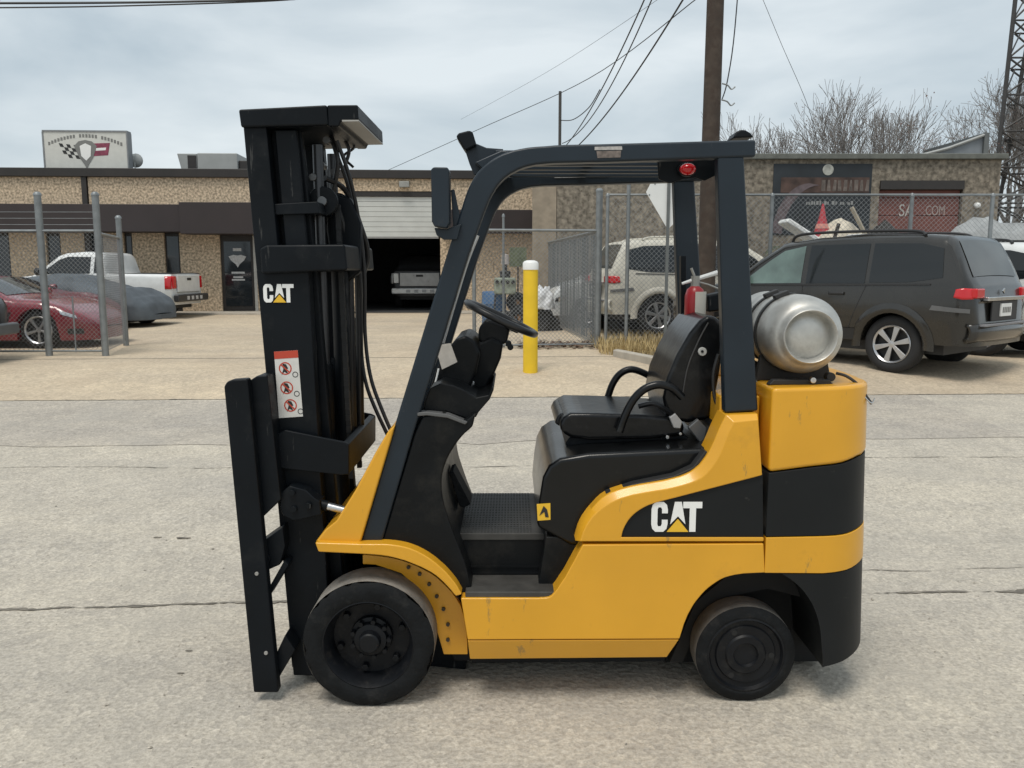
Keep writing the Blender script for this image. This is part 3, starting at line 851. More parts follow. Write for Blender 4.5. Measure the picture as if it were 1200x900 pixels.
# lamps
lamp = thing('work_lamp', None, None); lamp.parent = fk
pr('lamp_housing', [(-0.451, 2.145), (-0.441, 2.154), (-0.39, 2.153), (-0.384, 2.145), (-0.384, 1.95), (-0.396, 1.931), (-0.441, 1.937), (-0.45, 1.956)], -.02, .08, GRY, lamp, .008)
pr('lamp_bracket', [(-0.446, 1.935), (-0.397, 1.93), (-0.342, 1.951), (-0.359, 1.89), (-0.411, 1.89), (-0.437, 1.906)], .03, .055, GRY, lamp, .004)
pr('lamp_stay', [(-0.383, 2.078), (-0.37, 2.081), (-0.342, 1.941), (-0.375, 1.932)], .056, .075, GRY, lamp, .003)
lamp = thing('front_lamp', None, None); lamp.parent = fk
pr('lamp_housing', [(-0.367, 2.288), (-0.355, 2.3), (-0.315, 2.31), (-0.302, 2.304), (-0.287, 2.255), (-0.332, 2.233)], .13, .25, BLK, lamp, .008)
pr('lamp_bracket', [(-0.334, 2.24), (-0.29, 2.266), (-0.25, 2.25), (-0.183, 2.245), (-0.244, 2.175), (-0.298, 2.142), (-0.317, 2.188)], .17, .19, GRY, lamp, .004)
lamp = thing('rear_lamp', None, None); lamp.parent = fk
pr('lamp_housing', [(0.734, 2.298), (0.747, 2.322), (0.764, 2.332), (0.785, 2.33), (0.806, 2.319), (0.82, 2.302)], .25, .36, BLK, lamp, .008)
red = thing('red_lamp', None, None); red.parent = fk
q = (0.542, 2.169)
b = B(); b.lathe([(NY + .15, .0005), (NY + .152, .014), (NY + .158, .024), (NY + .17, .031), (NY + .18, .033)], (q[0], 0, q[1]), 'y', 24, caps=False); b.xf(Matrix.Translation((q[0], 0, q[1])) @ Matrix.Scale(.72, 4, (0, 0, 1)) @ Matrix.Translation((-q[0], 0, -q[1]))); bo = obj('red_lens', b, REDL, red, smooth=True)
b = B(); b.lathe([(NY + .178, .037), (NY + .215, .037)], (q[0], 0, q[1]), 'y', 24); b.xf(Matrix.Translation((q[0], 0, q[1])) @ Matrix.Scale(.74, 4, (0, 0, 1)) @ Matrix.Translation((-q[0], 0, -q[1]))); obj('lamp_body', b, BLK, red, bevel=.004)
pr('lamp_bracket', [(0.428, 2.211), (0.658, 2.214), (0.661, 2.148), (0.62, 2.128), (0.582, 2.141), (0.532, 2.134), (0.481, 2.118), (0.436, 2.134)], .216, .23, BLK, red, .004)

# ------------------------------------------------------------------ cowl, dashboard and steering
pr('front_cowl', [(-0.939, 0.694), (-0.897, 0.747), (-0.851, 0.785), (-0.773, 0.908), (-0.688, 1.063), (-0.636, 1.149), (-0.609, 1.173), (-0.623, 1.125), (-0.758, 0.69)], .03, 1.01, YEL, fk, .008)
fend = [(-0.932, 0.704), (-0.753, 0.698), (-0.658, 0.698), (-0.643, 0.697), (-0.621, 0.695), (-0.596, 0.691), (-0.573, 0.686), (-0.552, 0.679), (-0.53, 0.67), (-0.509, 0.659), (-0.489, 0.647), (-0.471, 0.634), (-0.453, 0.62), (-0.437, 0.605), (-0.422, 0.591), (-0.409, 0.577), (-0.398, 0.564), (-0.388, 0.551), (-0.378, 0.538), (-0.369, 0.524), (-0.361, 0.509), (-0.355, 0.497), (-0.35, 0.488), (-0.375, 0.481), (-0.383, 0.49), (-0.394, 0.505), (-0.407, 0.52), (-0.419, 0.534), (-0.431, 0.546), (-0.444, 0.558), (-0.457, 0.569), (-0.473, 0.58), (-0.492, 0.591), (-0.513, 0.602), (-0.536, 0.612), (-0.558, 0.621), (-0.578, 0.629), (-0.599, 0.635), (-0.62, 0.641), (-0.642, 0.646), (-0.668, 0.65), (-0.698, 0.653), (-0.725, 0.655), (-0.743, 0.656), (-0.92, 0.665)]
pr('front_fender', fend, 0, .075, YEL, fk, .006)
pr('front_fender', fend, .965, 1.04, YEL, fk, .006)
inn = [(-0.773, 0.598), (-0.745, 0.596), (-0.705, 0.592), (-0.667, 0.587), (-0.636, 0.58), (-0.607, 0.572), (-0.578, 0.561), (-0.547, 0.548), (-0.517, 0.532), (-0.489, 0.517), (-0.468, 0.501), (-0.45, 0.485), (-0.433, 0.468), (-0.416, 0.45), (-0.4, 0.431), (-0.387, 0.412), (-0.376, 0.394), (-0.366, 0.375), (-0.359, 0.352), (-0.351, 0.322), (-0.346, 0.287), (-0.341, 0.253), (-0.339, 0.218), (-0.339, 0.183), (-0.338, 0.158), (-0.44, 0.158), (-0.492, 0.356), (-0.544, 0.449), (-0.614, 0.517), (-0.721, 0.554), (-0.774, 0.557)]
arch = pr('inner_fender', inn, .16, .19, YEL, fk, .003)
for q in [(-0.582, 0.546), (-0.536, 0.517), (-0.497, 0.472), (-0.466, 0.419), (-0.438, 0.363), (-0.42, 0.295), (-0.421, 0.227)]:
    fc('bolt', q, .148, .162, .0085, mat('bolt_dark', (.07, .06, .045), .5, metal=.5), arch, 6, .001)
b = B()                                     # cast web behind the wheel
arcp = [(-0.761, 0.569), (-0.671, 0.565), (-0.582, 0.535), (-0.493, 0.49), (-0.435, 0.438), (-0.389, 0.377), (-0.361, 0.305), (-0.347, 0.228), (-0.34, 0.147)]
b.grid([[(p[0], NY + d, p[1]) for p in arcp] for d in (.19, .36)])
obj('arch_liner', b, mat('dirty_yellow', (.32, .16, .03), .7, var=.3, vscale=8), fk, smooth=True, solid=.008)
pr('dash_cowl', [(-0.678, 0.68), (-0.536, 1.133), (-0.504, 1.201), (-0.42, 1.215), (-0.336, 1.184), (-0.295, 1.215), (-0.306, 1.16), (-0.313, 1.154), (-0.324, 1.144), (-0.337, 1.133), (-0.35, 1.119), (-0.363, 1.103), (-0.377, 1.084), (-0.39, 1.063), (-0.401, 1.043), (-0.411, 1.023), (-0.419, 1.002), (-0.425, 0.981), (-0.43, 0.959), (-0.432, 0.937), (-0.432, 0.914), (-0.431, 0.89), (-0.427, 0.864), (-0.421, 0.836), (-0.412, 0.806), (-0.402, 0.774), (-0.391, 0.741), (-0.379, 0.705), (-0.365, 0.668), (-0.352, 0.632), (-0.34, 0.597), (-0.331, 0.565), (-0.324, 0.532), (-0.318, 0.505), (-0.313, 0.485), (-0.348, 0.464), (-0.357, 0.477), (-0.369, 0.495), (-0.383, 0.514), (-0.396, 0.532), (-0.41, 0.55), (-0.427, 0.569), (-0.448, 0.588), (-0.471, 0.608), (-0.496, 0.626), (-0.526, 0.642), (-0.558, 0.655), (-0.581, 0.664)], .06, .98, PLA, fk, .014, 3)
pr('dash_console', [(-0.51, 1.2), (-0.499, 1.255), (-0.478, 1.307), (-0.436, 1.327), (-0.382, 1.317), (-0.334, 1.296), (-0.294, 1.269), (-0.246, 1.279), (-0.228, 1.314), (-0.222, 1.303), (-0.239, 1.262), (-0.287, 1.206), (-0.328, 1.182), (-0.417, 1.213)], .11, .6, PLA, fk, .01, 3)
pr('dash_lip', [(-0.526, 1.218), (-0.486, 1.221), (-0.402, 1.211), (-0.325, 1.18), (-0.335, 1.17), (-0.405, 1.197), (-0.486, 1.207), (-0.523, 1.204)], .05, .10, mat('worn_edge', (.10, .10, .10), .5), fk, .003)
pr('instrument_pod', [(-0.5, 1.269), (-0.474, 1.349), (-0.43, 1.435), (-0.386, 1.489), (-0.347, 1.504), (-0.307, 1.482), (-0.283, 1.428), (-0.305, 1.334), (-0.345, 1.232), (-0.44, 1.196)], .30, .74, PLA, fk, .016, 3)
pr('column_shroud', [(-0.359, 1.289), (-0.328, 1.401), (-0.291, 1.461), (-0.239, 1.487), (-0.187, 1.464), (-0.198, 1.394), (-0.243, 1.289), (-0.3, 1.176), (-0.356, 1.168), (-0.393, 1.206)], .42, .62, PLA, fk, .018, 3)
pr('column_head', [(-0.299, 1.474), (-0.295, 1.526), (-0.261, 1.563), (-0.209, 1.548), (-0.157, 1.526), (-0.172, 1.459), (-0.225, 1.437), (-0.277, 1.444)], .44, .60, PLA, fk, .015, 3)
pr('paper_tag', [(-0.472, 1.462), (-0.407, 1.472), (-0.379, 1.393), (-0.444, 1.361)], .286, .289, PAPER, fk, 0)
ft('tag_string', [(-0.458, 1.365), (-0.469, 1.318), (-0.488, 1.256)], .285, .004, WHT, fk)
fc('key_switch', (-0.324, 1.288), .39, .425, .012, STEEL, fk, 12)
for q, d_ in zip([(-0.165, 1.466), (-0.157, 1.451)], (.36, .36)):
    fc('lever_knob', q, d_ - .04, d_, .013, PLA, fk, 12, .004)
ft('hydraulic_lever', [(-0.305, 1.177), (-0.269, 1.241), (-0.231, 1.29)], .2, .007, PLA, fk)
stw = thing('steering_wheel', None, None); stw.parent = fk
q = (-0.199, 1.562)
stw_m = Matrix.Translation((q[0], NY + .52, q[1])) @ Matrix.Rotation(rad(25), 4, 'Y')
b = B(); b.lathe([(.016 * math.sin(a), .165 + .016 * math.cos(a)) for a in [2 * math.pi * k / 12 for k in range(12)]], (0, 0, 0), 'z', 48, closed=True); b.xf(stw_m); obj('wheel_ring', b, mat('wheel_grip', (.016, .016, .017), .35, var=.1), stw, smooth=True)
b = B(); b.lathe([(-.05, .03), (-.03, .045), (-.004, .045), (.004, .03)], (0, 0, 0), 'z', 24); b.xf(stw_m); obj('hub', b, PLA, stw, smooth='auto')
for k in range(3):
    b = B(); b.box(.03, .16, -.014, .014, -.022, -.010); b.xf(stw_m @ Matrix.Rotation(rad(60 + 120 * k), 4, 'Z')); obj('spoke', b, PLA, stw, bevel=.004)
# handrail strips seen beside the far pillar
ft('grab_rail', [(-0.313, 1.938), (-0.363, 1.817), (-0.414, 1.658), (-0.465, 1.493), (-0.486, 1.422)], .86, .008, mat('rail_grey2', (.5, .51, .51), .4, metal=.3), fk)
pr('pillar_label', [(-0.358, 1.881), (-0.342, 1.877), (-0.396, 1.727), (-0.412, 1.731)], .848, .852, MATS['label_white'], gd_, 0)

# ------------------------------------------------------------------ floor, step, pedals
fl0, fl1 = [(-0.43, 0.677), (0.209, 0.67)]
fz = fl0[1]
b = B(); b.box(fl0[0], fl1[0], NY + .2, NY + .84, fz - .03, fz); flo = obj('floor_plate', b, FLOORM, fk, bevel=.004)
b = B()
nx, ny = 26, 24
wx = (-0.071 - fl0[0]) / nx
for i in range(nx):
    for j in range(ny):
        x0, y0 = fl0[0] + .01 + i * wx, NY + .215 + j * .026
        b.box(x0, x0 + wx * .62, y0, y0 + .015, fz - .002, fz + .0035)
tag(obj('mat_studs', b, FLOORM, flo), kind='stuff')
pr('step_riser', [(-0.416, 0.666), (0.109, 0.655), (0.097, 0.388), (-0.339, 0.388)], .205, .25, PLA, fk, .004)
for q in [(-0.15, 0.532), (-0.15, 0.502)]:
    b = B(); b.box(q[0] - .2, q[0] + .16, NY + .199, NY + .206, q[1] - .004, q[1] + .004); obj('riser_rib', b, PLA, fk)
st0 = [(-0.338, 0.495), (0.038, 0.495)]
b = B(); b.box(st0[0][0], st0[1][0], NY + .012, NY + .204, st0[0][1] - .03, st0[0][1]); obj('step_tread', b, FLOORM, fk, bevel=.004)
pr('step_side', [(0.033, 0.481), (0.15, 0.677), (0.087, 0.695), (-0.011, 0.695), (-0.044, 0.473)], .10, .204, PLA, fk, .006)
for nm, pts in (('brake_pedal', [(-0.428, 0.888), (-0.409, 0.896), (-0.333, 0.745), (-0.364, 0.729), (-0.383, 0.737)]), ('accelerator_pedal', [(-0.47, 0.802), (-0.442, 0.81), (-0.387, 0.703), (-0.419, 0.691)])):
    pr(nm, pts, .40 if nm[0] == 'b' else .62, .55 if nm[0] == 'b' else .72, RUB, fk, .004)

# ------------------------------------------------------------------ hood and seat
pr('engine_hood', [(-0.049, 0.738), (-0.039, 0.856), (-0.026, 0.945), (-0.002, 0.994), (0.042, 1.025), (0.159, 1.043), (0.648, 1.067), (0.662, 1.155), (0.703, 1.155), (0.72, 0.659), (0.087, 0.659)], .09, .95, HOOD, fk, .038, 5)
pr('hood_trim', [(0.111, 0.703), (0.127, 0.767), (0.171, 0.837), (0.231, 0.897), (0.333, 0.932), (0.495, 0.966), (0.568, 1.001), (0.614, 1.067), (0.631, 1.057), (0.583, 0.98), (0.495, 0.946), (0.333, 0.911), (0.238, 0.876), (0.181, 0.816), (0.144, 0.756), (0.124, 0.696)], .04, .14, mat('rubber_seal', (.02, .02, .02), .6), fk, .004)
lb = pr('hood_sticker', [(-0.05, 0.836), (0.005, 0.84), (0.006, 0.772), (-0.046, 0.768)], .084, .0895, LYEL, fk, .0)
pr('sticker_symbol', [(-0.039, 0.79), (-0.022, 0.83), (-0.008, 0.815), (-0.001, 0.783), (-0.015, 0.783), (-0.019, 0.805)], .082, .0836, LBLK, lb, .0)
seat = thing('seat', None, None); seat.parent = fk
pr('seat_base', [(0.076, 1.041), (0.097, 1.07), (0.577, 1.078), (0.632, 1.052), (0.626, 1.018), (0.098, 1.003)], .30, .74, BLK, seat, .008)
pr('seat_rail', [(0.049, 1.012), (0.618, 1.026), (0.619, 1.004), (0.053, 0.993)], .28, .33, PLA, seat, .003)
pr('cushion', [(0.048, 1.129), (0.063, 1.162), (0.095, 1.181), (0.21, 1.179), (0.39, 1.173), (0.528, 1.162), (0.579, 1.129), (0.569, 1.085), (0.429, 1.067), (0.176, 1.063), (0.096, 1.074), (0.06, 1.096)], .26, .78, VIN, seat, .036, 5)
pr('cushion_lip', [(0.031, 1.126), (0.046, 1.159), (0.067, 1.174), (0.082, 1.144), (0.061, 1.107)], .32, .72, VIN, seat, .01, 3)
pr('backrest', [(0.506, 1.151), (0.486, 1.239), (0.502, 1.327), (0.542, 1.428), (0.59, 1.514), (0.631, 1.568), (0.666, 1.589), (0.702, 1.582), (0.728, 1.55), (0.735, 1.471), (0.721, 1.334), (0.703, 1.225), (0.684, 1.151), (0.597, 1.133)], .28, .76, VIN, seat, .04, 5)
sm = [(0.568, 1.257), (0.586, 1.373), (0.626, 1.48), (0.666, 1.559)]
ft('seam', sm, .277, .0035, mat('seam', (.05, .05, .05), .5), seat)
fc('backrest_button', (0.644, 1.438), .268, .284, .018, mat('button_grey', (.45, .45, .43), .4), seat, 20, .003)
fc('button_centre', (0.642, 1.439), .264, .270, .006, PLA, seat, 10, .001)
ft('armrest', [(0.297, 1.108), (0.321, 1.18), (0.355, 1.245), (0.4, 1.288), (0.456, 1.305), (0.513, 1.291), (0.556, 1.252)], .225, .017, VIN, seat, 10)
ft('armrest', [(0.313, 1.162), (0.336, 1.229), (0.372, 1.279), (0.425, 1.3), (0.492, 1.279), (0.55, 1.241)], .80, .017, VIN, seat, 10)
ft('seat_belt', [(0.378, 1.211), (0.438, 1.222), (0.492, 1.197), (0.536, 1.164)], .25, .012, VIN, seat, 6)
pr('belt_buckle', [(0.506, 1.166), (0.53, 1.184), (0.56, 1.148), (0.553, 1.119), (0.525, 1.122)], .23, .26, mat('buckle', (.34, .34, .34), .4), seat, .004)
pr('belt_anchor', [(0.582, 1.126), (0.623, 1.162), (0.686, 1.097), (0.652, 1.039)], .22, .25, mat('anchor_grey', (.12, .125, .13), .45, metal=.4), seat, .006)
fc('recliner_bolt', (0.502, 1.08), .24, .262, .008, STEEL, seat, 10)
fc('recliner_bolt', (0.556, 1.095), .24, .262, .007, STEEL, seat, 10)

# ------------------------------------------------------------------ flank panels
up_front = [(0.121, 0.709), (0.125, 0.72), (0.13, 0.736), (0.136, 0.754), (0.144, 0.77), (0.151, 0.784), (0.16, 0.797), (0.169, 0.81), (0.18, 0.822), (0.193, 0.834), (0.207, 0.846), (0.223, 0.857), (0.24, 0.867), (0.258, 0.876), (0.277, 0.884), (0.299, 0.891), (0.327, 0.899), (0.364, 0.906), (0.41, 0.914), (0.455, 0.921), (0.494, 0.93), (0.524, 0.938), (0.55, 0.946), (0.573, 0.955), (0.593, 0.967), (0.612, 0.983), (0.628, 1.002), (0.642, 1.022), (0.654, 1.043), (0.666, 1.066), (0.675, 1.092), (0.684, 1.117), (0.691, 1.138), (0.698, 1.155), (0.704, 1.169), (0.709, 1.18), (0.712, 1.189), (0.807, 1.199), (0.831, 0.978), (0.488, 0.886), (0.469, 0.881), (0.442, 0.874), (0.413, 0.866), (0.388, 0.857), (0.37, 0.848), (0.354, 0.838), (0.34, 0.828), (0.328, 0.817), (0.318, 0.806), (0.309, 0.794), (0.302, 0.782), (0.296, 0.77), (0.291, 0.758), (0.287, 0.745), (0.285, 0.734), (0.283, 0.726), (0.848, 0.726), (0.848, 0.709)]
up_back = [(0.102, 0.702), (0.106, 0.716), (0.111, 0.735), (0.117, 0.756), (0.125, 0.774), (0.133, 0.79), (0.143, 0.805), (0.153, 0.819), (0.165, 0.834), (0.178, 0.849), (0.191, 0.864), (0.207, 0.879), (0.225, 0.891), (0.245, 0.902), (0.267, 0.91), (0.292, 0.918), (0.322, 0.926), (0.361, 0.934), (0.407, 0.942), (0.453, 0.95), (0.49, 0.959), (0.518, 0.967), (0.539, 0.976), (0.557, 0.985), (0.573, 0.997), (0.589, 1.011), (0.602, 1.028), (0.614, 1.046), (0.625, 1.066), (0.635, 1.088), (0.645, 1.112), (0.654, 1.137), (0.662, 1.158), (0.67, 1.175), (0.677, 1.191), (0.683, 1.204), (0.687, 1.214), (0.812, 1.219), (0.837, 0.973), (0.492, 0.881), (0.473, 0.876), (0.446, 0.869), (0.416, 0.86), (0.391, 0.851), (0.373, 0.842), (0.357, 0.832), (0.344, 0.822), (0.331, 0.811), (0.321, 0.8), (0.312, 0.788), (0.305, 0.776), (0.298, 0.764), (0.293, 0.752), (0.29, 0.739), (0.287, 0.728), (0.286, 0.72), (0.854, 0.72), (0.854, 0.702)]
for sgn in (1, -1):
    b = B()
    y_ = [NY, NY + .028, NY + .16] if sgn == 1 else [-NY, -NY - .028, -NY - .16]
    v0 = [b.bm.verts.new((p[0], y_[0], p[1])) for p in up_front]
    v1 = [b.bm.verts.new((p[0], y_[1], p[1])) for p in up_back]
    v2 = [b.bm.verts.new((p[0], y_[2], p[1])) for p in up_back]
    b.bm.faces.new(v0); b.bm.faces.new(v2[::-1])
    for a, c in ((v0, v1), (v1, v2)):
        for i in range(len(a)):
            j = (i + 1) % len(a)
            b.bm.faces.new((a[i], a[j], c[j], c[i]))
    obj('flank_panel', b, YEL, fk, bevel=.004)
ins = [(0.278, 0.714), (0.294, 0.77), (0.327, 0.819), (0.39, 0.861), (0.49, 0.888), (0.837, 0.982), (0.85, 0.714)]
dk = pr('dark_panel', ins, .011, .05, CWB, fk, .002)
p0, p1 = [(0.402, 0.746), (0.602, 0.868)]
cat_logo(dk, p0[0], p0[1], p1[0] - p0[0], p1[1] - p0[1], NY + .0095)
low = [(-0.355, 0.473), (-0.041, 0.473), (-0.034, 0.474), (-0.023, 0.474), (-0.012, 0.475), (-0.003, 0.477), (0.003, 0.48), (0.009, 0.484), (0.014, 0.49), (0.021, 0.498), (0.031, 0.512), (0.042, 0.53), (0.053, 0.547), (0.061, 0.559), (0.131, 0.695), (0.849, 0.7), (0.859, 0.579), (0.775, 0.575), (0.762, 0.573), (0.742, 0.57), (0.721, 0.565), (0.701, 0.559), (0.684, 0.551), (0.668, 0.541), (0.653, 0.53), (0.638, 0.518), (0.623, 0.504), (0.61, 0.489), (0.597, 0.472), (0.585, 0.456), (0.575, 0.439), (0.566, 0.421), (0.557, 0.403), (0.55, 0.384), (0.542, 0.362), (0.536, 0.338), (0.53, 0.316), (0.526, 0.301), (-0.329, 0.297)]
pr('chassis_side', low, 0, .2, YEL, fk, .005)
pr('chassis_side', low, .84, 1.04, YEL, fk, .005)
sk0 = [(-0.329, 0.293), (0.524, 0.297), (0.486, 0.199), (-0.323, 0.191)]
b = B()
b.bm.faces.new([b.bm.verts.new((p[0], NY + d, p[1])) for p, d in zip(sk0, (.002, .002, .05, .05))])
b.prism(sk0, NY + .06, NY + .2)
b2_ = B()
v0 = [b2_.bm.verts.new((p[0], NY + d, p[1])) for p, d in zip(sk0, (.002, .002, .05, .05))]
v1 = [b2_.bm.verts.new((p[0], NY + .2, p[1])) for p in sk0]
b2_.bm.faces.new(v0); b2_.bm.faces.new(v1[::-1])
for i in range(4):
    j = (i + 1) % 4
    b2_.bm.faces.new((v0[i], v0[j], v1[j], v1[i]))
b.bm.free()
obj('chassis_skirt', b2_, YEL, fk, bevel=.004)
pr('front_frame', [(-0.431, 0.183), (-0.335, 0.183), (-0.332, 0.142), (-0.293, 0.1), (-0.4, 0.1)], .22, .82, BLK, fk, .004)
pr('under_frame', [(-0.635, 0.394), (-0.356, 0.347), (-0.358, -0.002), (-0.528, 0.018)], .34, .70, BLK, fk, .004)
pr('under_frame', [(-0.328, 0.38), (0.504, 0.38), (0.511, 0.104), (-0.323, 0.096)], .205, .835, BLK, fk, .004)
pr('wheel_well', [(0.529, 0.104), (0.57, 0.212), (0.631, 0.373), (0.754, 0.483), (0.998, 0.547), (1.079, 0.502), (1.146, 0.396), (1.177, 0.127), (1.084, 0.396), (0.937, 0.434), (0.757, 0.396), (0.635, 0.243), (0.584, 0.104)], .2, .84, mat('underside', (.012, .012, .012), .8), fk, 0)
pr('well_back', [(0.542, 0.025), (0.551, 0.41), (1.21, 0.489), (1.253, 0.029)], .36, .68, MATS['underside'], fk, 0)

# ------------------------------------------------------------------ counterweight
cw = thing('counterweight', None, None); cw.parent = fk
xa = 0.857
xb = 1.342 - .040
outl = []                                   # plan outline, near flank first, round the tail to the middle
for i in range(15): outl.append((xa + (xb - .21 - xa) * i / 14, NY + .012 * (1 - i / 14) * 0))
for i in range(1, 13):
    a = rad(90 * i / 12)
    outl.append((xb - .21 + .21 * math.sin(a), NY + .24 * (1 - math.cos(a))))
for i in range(1, 5): outl.append((xb + .02 * math.sin(math.pi / 2 * i / 4), NY + .24 + .28 * i / 4))
outl = outl + [(x, -y) for x, y in outl[::-1][1:]]
def lerp_tab(tab, x):
    if x <= tab[0][0]: return tab[0][1]
    for (a, b_), (c, d) in zip(tab, tab[1:]):
        if x <= c: return b_ + (d - b_) * (x - a) / (c - a)
    return tab[-1][1]
ZB = {
 'deck': [(0.83, 1.323), (1.169, 1.333), (1.222, 1.333)],
 'b1': [(0.844, 0.985), (1.02, 1.009), (1.136, 1.022), (1.238, 1.046)],
 'b2': [(0.854, 0.726), (1.067, 0.73), (1.168, 0.735), (1.255, 0.749)],
 'b3': [(0.86, 0.577), (1.075, 0.575), (1.183, 0.584), (1.264, 0.602)],
 'b4': [(0.877, 0.177), (1.078, 0.177), (1.18, 0.199), (1.285, 0.232)]}
dz_top = 1.323
archc = [(0.922, 0.573), (0.935, 0.566), (0.953, 0.555), (0.971, 0.541), (0.988, 0.525), (1.006, 0.505), (1.021, 0.484), (1.034, 0.463), (1.046, 0.441), (1.055, 0.416), (1.064, 0.39), (1.071, 0.361), (1.077, 0.326), (1.082, 0.275), (1.087, 0.218), (1.09, 0.177)]
def zone(name, top, bot, m, rows=5, arch=False, inset=0.0, cap=False, gap=.0015):
    b = B()
    R_ = []
    for k in range(rows + 1):
        t = k / rows
        row = []
        for (x, y) in outl:
            zt, zb = lerp_tab(ZB[top], x) - gap, lerp_tab(ZB[bot], x) + gap
            z = zt + (zb - zt) * t
            xx = x
            if arch:
                x_min = xa
                tab = sorted((p[1], p[0]) for p in archc)
                x_min = lerp_tab(tab, z)
                xx = max(x, x_min)
            ins_ = inset
            if arch and t > .8: ins_ += .0
            cx, cy = xb - .17, 0
            yy = y * (1 - ins_ / .52)
            if ins_: xx = xx - ins_ * max(0, (xx - (xb - .2)) / .2)
            xx += .040 * max(0, dz_top - z) / 1.15 * max(0, (xx - xa) / (xb - xa))
            row.append((xx, yy, z))
        R_.append(row)
    vs_ = b.grid(R_)
    for r in (vs_[0], vs_[-1]):
        b.bm.faces.new(r)
    try:
        b.bm.faces.new([r[0] for r in vs_] + [r[-1] for r in vs_[::-1]])
    except Exception:
        pass
    return obj(name, b, m, cw, bevel=.022 if cap else .003, smooth='auto', seg=3, angle=30)
zone('upper_block', 'deck', 'b1', YEL, cap=True)
zone('dark_band', 'b1', 'b2', CWB, inset=.002)
zone('lower_block', 'b2', 'b3', YEL)
zone('tail_skirt', 'b3', 'b4', CWB, rows=16, arch=True, inset=.002)
dz = 1.323
b = B(); b.box(0.687, xa - .006, NY + .13, -NY - .13, dz - .35, dz - .05); obj('rear_deck', b, YEL, fk, bevel=.01)

# ------------------------------------------------------------------ wheels
def wheel_parts(root, c, R_, w, rim_r, d0, far, front):
    """c: axle point (x, z); the outer face lies at depth d0"""
    y0 = NY + d0
    s = 1
    if far:
        y0, s = -NY - d0, -1
    P_ = lambda a, r: (y0 + s * a, r)
    k = .016
    b = B()
    b.lathe([P_(.012, rim_r), P_(.0, rim_r + .012), P_(0, R_ - .035), P_(.006, R_ - .012), P_(.016, R_)], (c[0], 0, c[1]), 'y', 64, caps=False)
    if front:                               # chipped edge of a worn cushion tyre
        rg = random.Random(5)
        for v in b.bm.verts:
            r = math.hypot(v.co.x - c[0], v.co.z - c[1])
            if r > R_ - .02:
                q = 1 - rg.random() ** 3 * .012 / R_
                v.co.x = c[0] + (v.co.x - c[0]) * q
                v.co.z = c[1] + (v.co.z - c[1]) * q
    t = obj('sidewall', b, RUB, root, smooth='auto', angle=50)
    b = B()
    b.lathe([P_(.016, R_), P_(.03, R_ + .001), P_(w - .03, R_ + .001), P_(w - .01, R_ - .004), P_(w, R_ - .03), P_(w, rim_r)], (c[0], 0, c[1]), 'y', 64, caps=False)
    obj('tread', b, TREAD if front else TREAD2, root, smooth='auto', angle=50)
    if front:
        b = B(); b.lathe([P_(.006, rim_r + .014), P_(.002, rim_r + .004), P_(.03, rim_r - .012), P_(.10, rim_r - .02), P_(.105, .10), P_(.105, .0005)], (c[0], 0, c[1]), 'y', 48, caps=False)
        obj('rim', b, RIM, root, smooth='auto', angle=30)
        b = B(); b.lathe([P_(.104, .088), P_(.085, .085), P_(.08, .07), P_(.055, .066), P_(.05, .046), P_(.02, .042), P_(.015, .036), P_(.014, .0005)], (c[0], 0, c[1]), 'y', 28)
        obj('hub', b, RIM, root, smooth='auto', angle=30)
        for i in range(9):
            a = 2 * math.pi * i / 9
            b = B(); b.lathe([P_(.052, .010), P_(.086, .010)], (c[0] + .076 * math.cos(a), 0, c[1] + .076 * math.sin(a)), 'y', 6); obj('hub_bolt', b, RIM, root)
        for i in range(6):
            a = 2 * math.pi * (i + .3) / 6
            b = B(); b.lathe([P_(.075, .015), P_(.106, .017)], (c[0] + .135 * math.cos(a), 0, c[1] + .135 * math.sin(a)), 'y', 6); obj('wheel_nut', b, RIM, root, bevel=.002)
    else:
        b = B(); b.lathe([P_(.004, rim_r + .014), P_(.0, rim_r + .002), P_(.016, rim_r - .006), P_(.018, rim_r - .025), P_(.01, rim_r - .03), P_(.012, .085), P_(.004, .078), P_(.004, .052), P_(.016, .046), P_(.018, .0005)], (c[0], 0, c[1]), 'y', 48, caps=False)
        obj('rim', b, RIM, root, smooth='auto', angle=30)
        for i in range(3):
            a = rad(118 + 120 * i)
            b = B(); b.lathe([P_(.009, .012), P_(.016, .012)], (c[0] + .106 * math.cos(a), 0, c[1] + .106 * math.sin(a)), 'y', 12); obj('rim_hole', b, MATS['underside'], root)
for far in (False, True):
    wf = thing('front_wheel', None, None); wf.parent = fk
    wheel_parts(wf, (-0.733, .268), .267, .20, .178, .008, far, True)
    wr = thing('rear_wheel', None, None); wr.parent = fk
    wheel_parts(wr, (0.812, .206), .205, .15, .150, .05, far, False)
b = B(); q = -0.733; b.tube([(q, NY + .15, .268), (q, -NY - .15, .268)], .07, 16); obj('front_axle', b, BLK, fk, smooth='auto')
b = B(); q = 0.812; b.tube([(q, NY + .15, .206), (q, -NY - .15, .206)], .05, 16); obj('rear_axle', b, BLK, fk, smooth='auto')

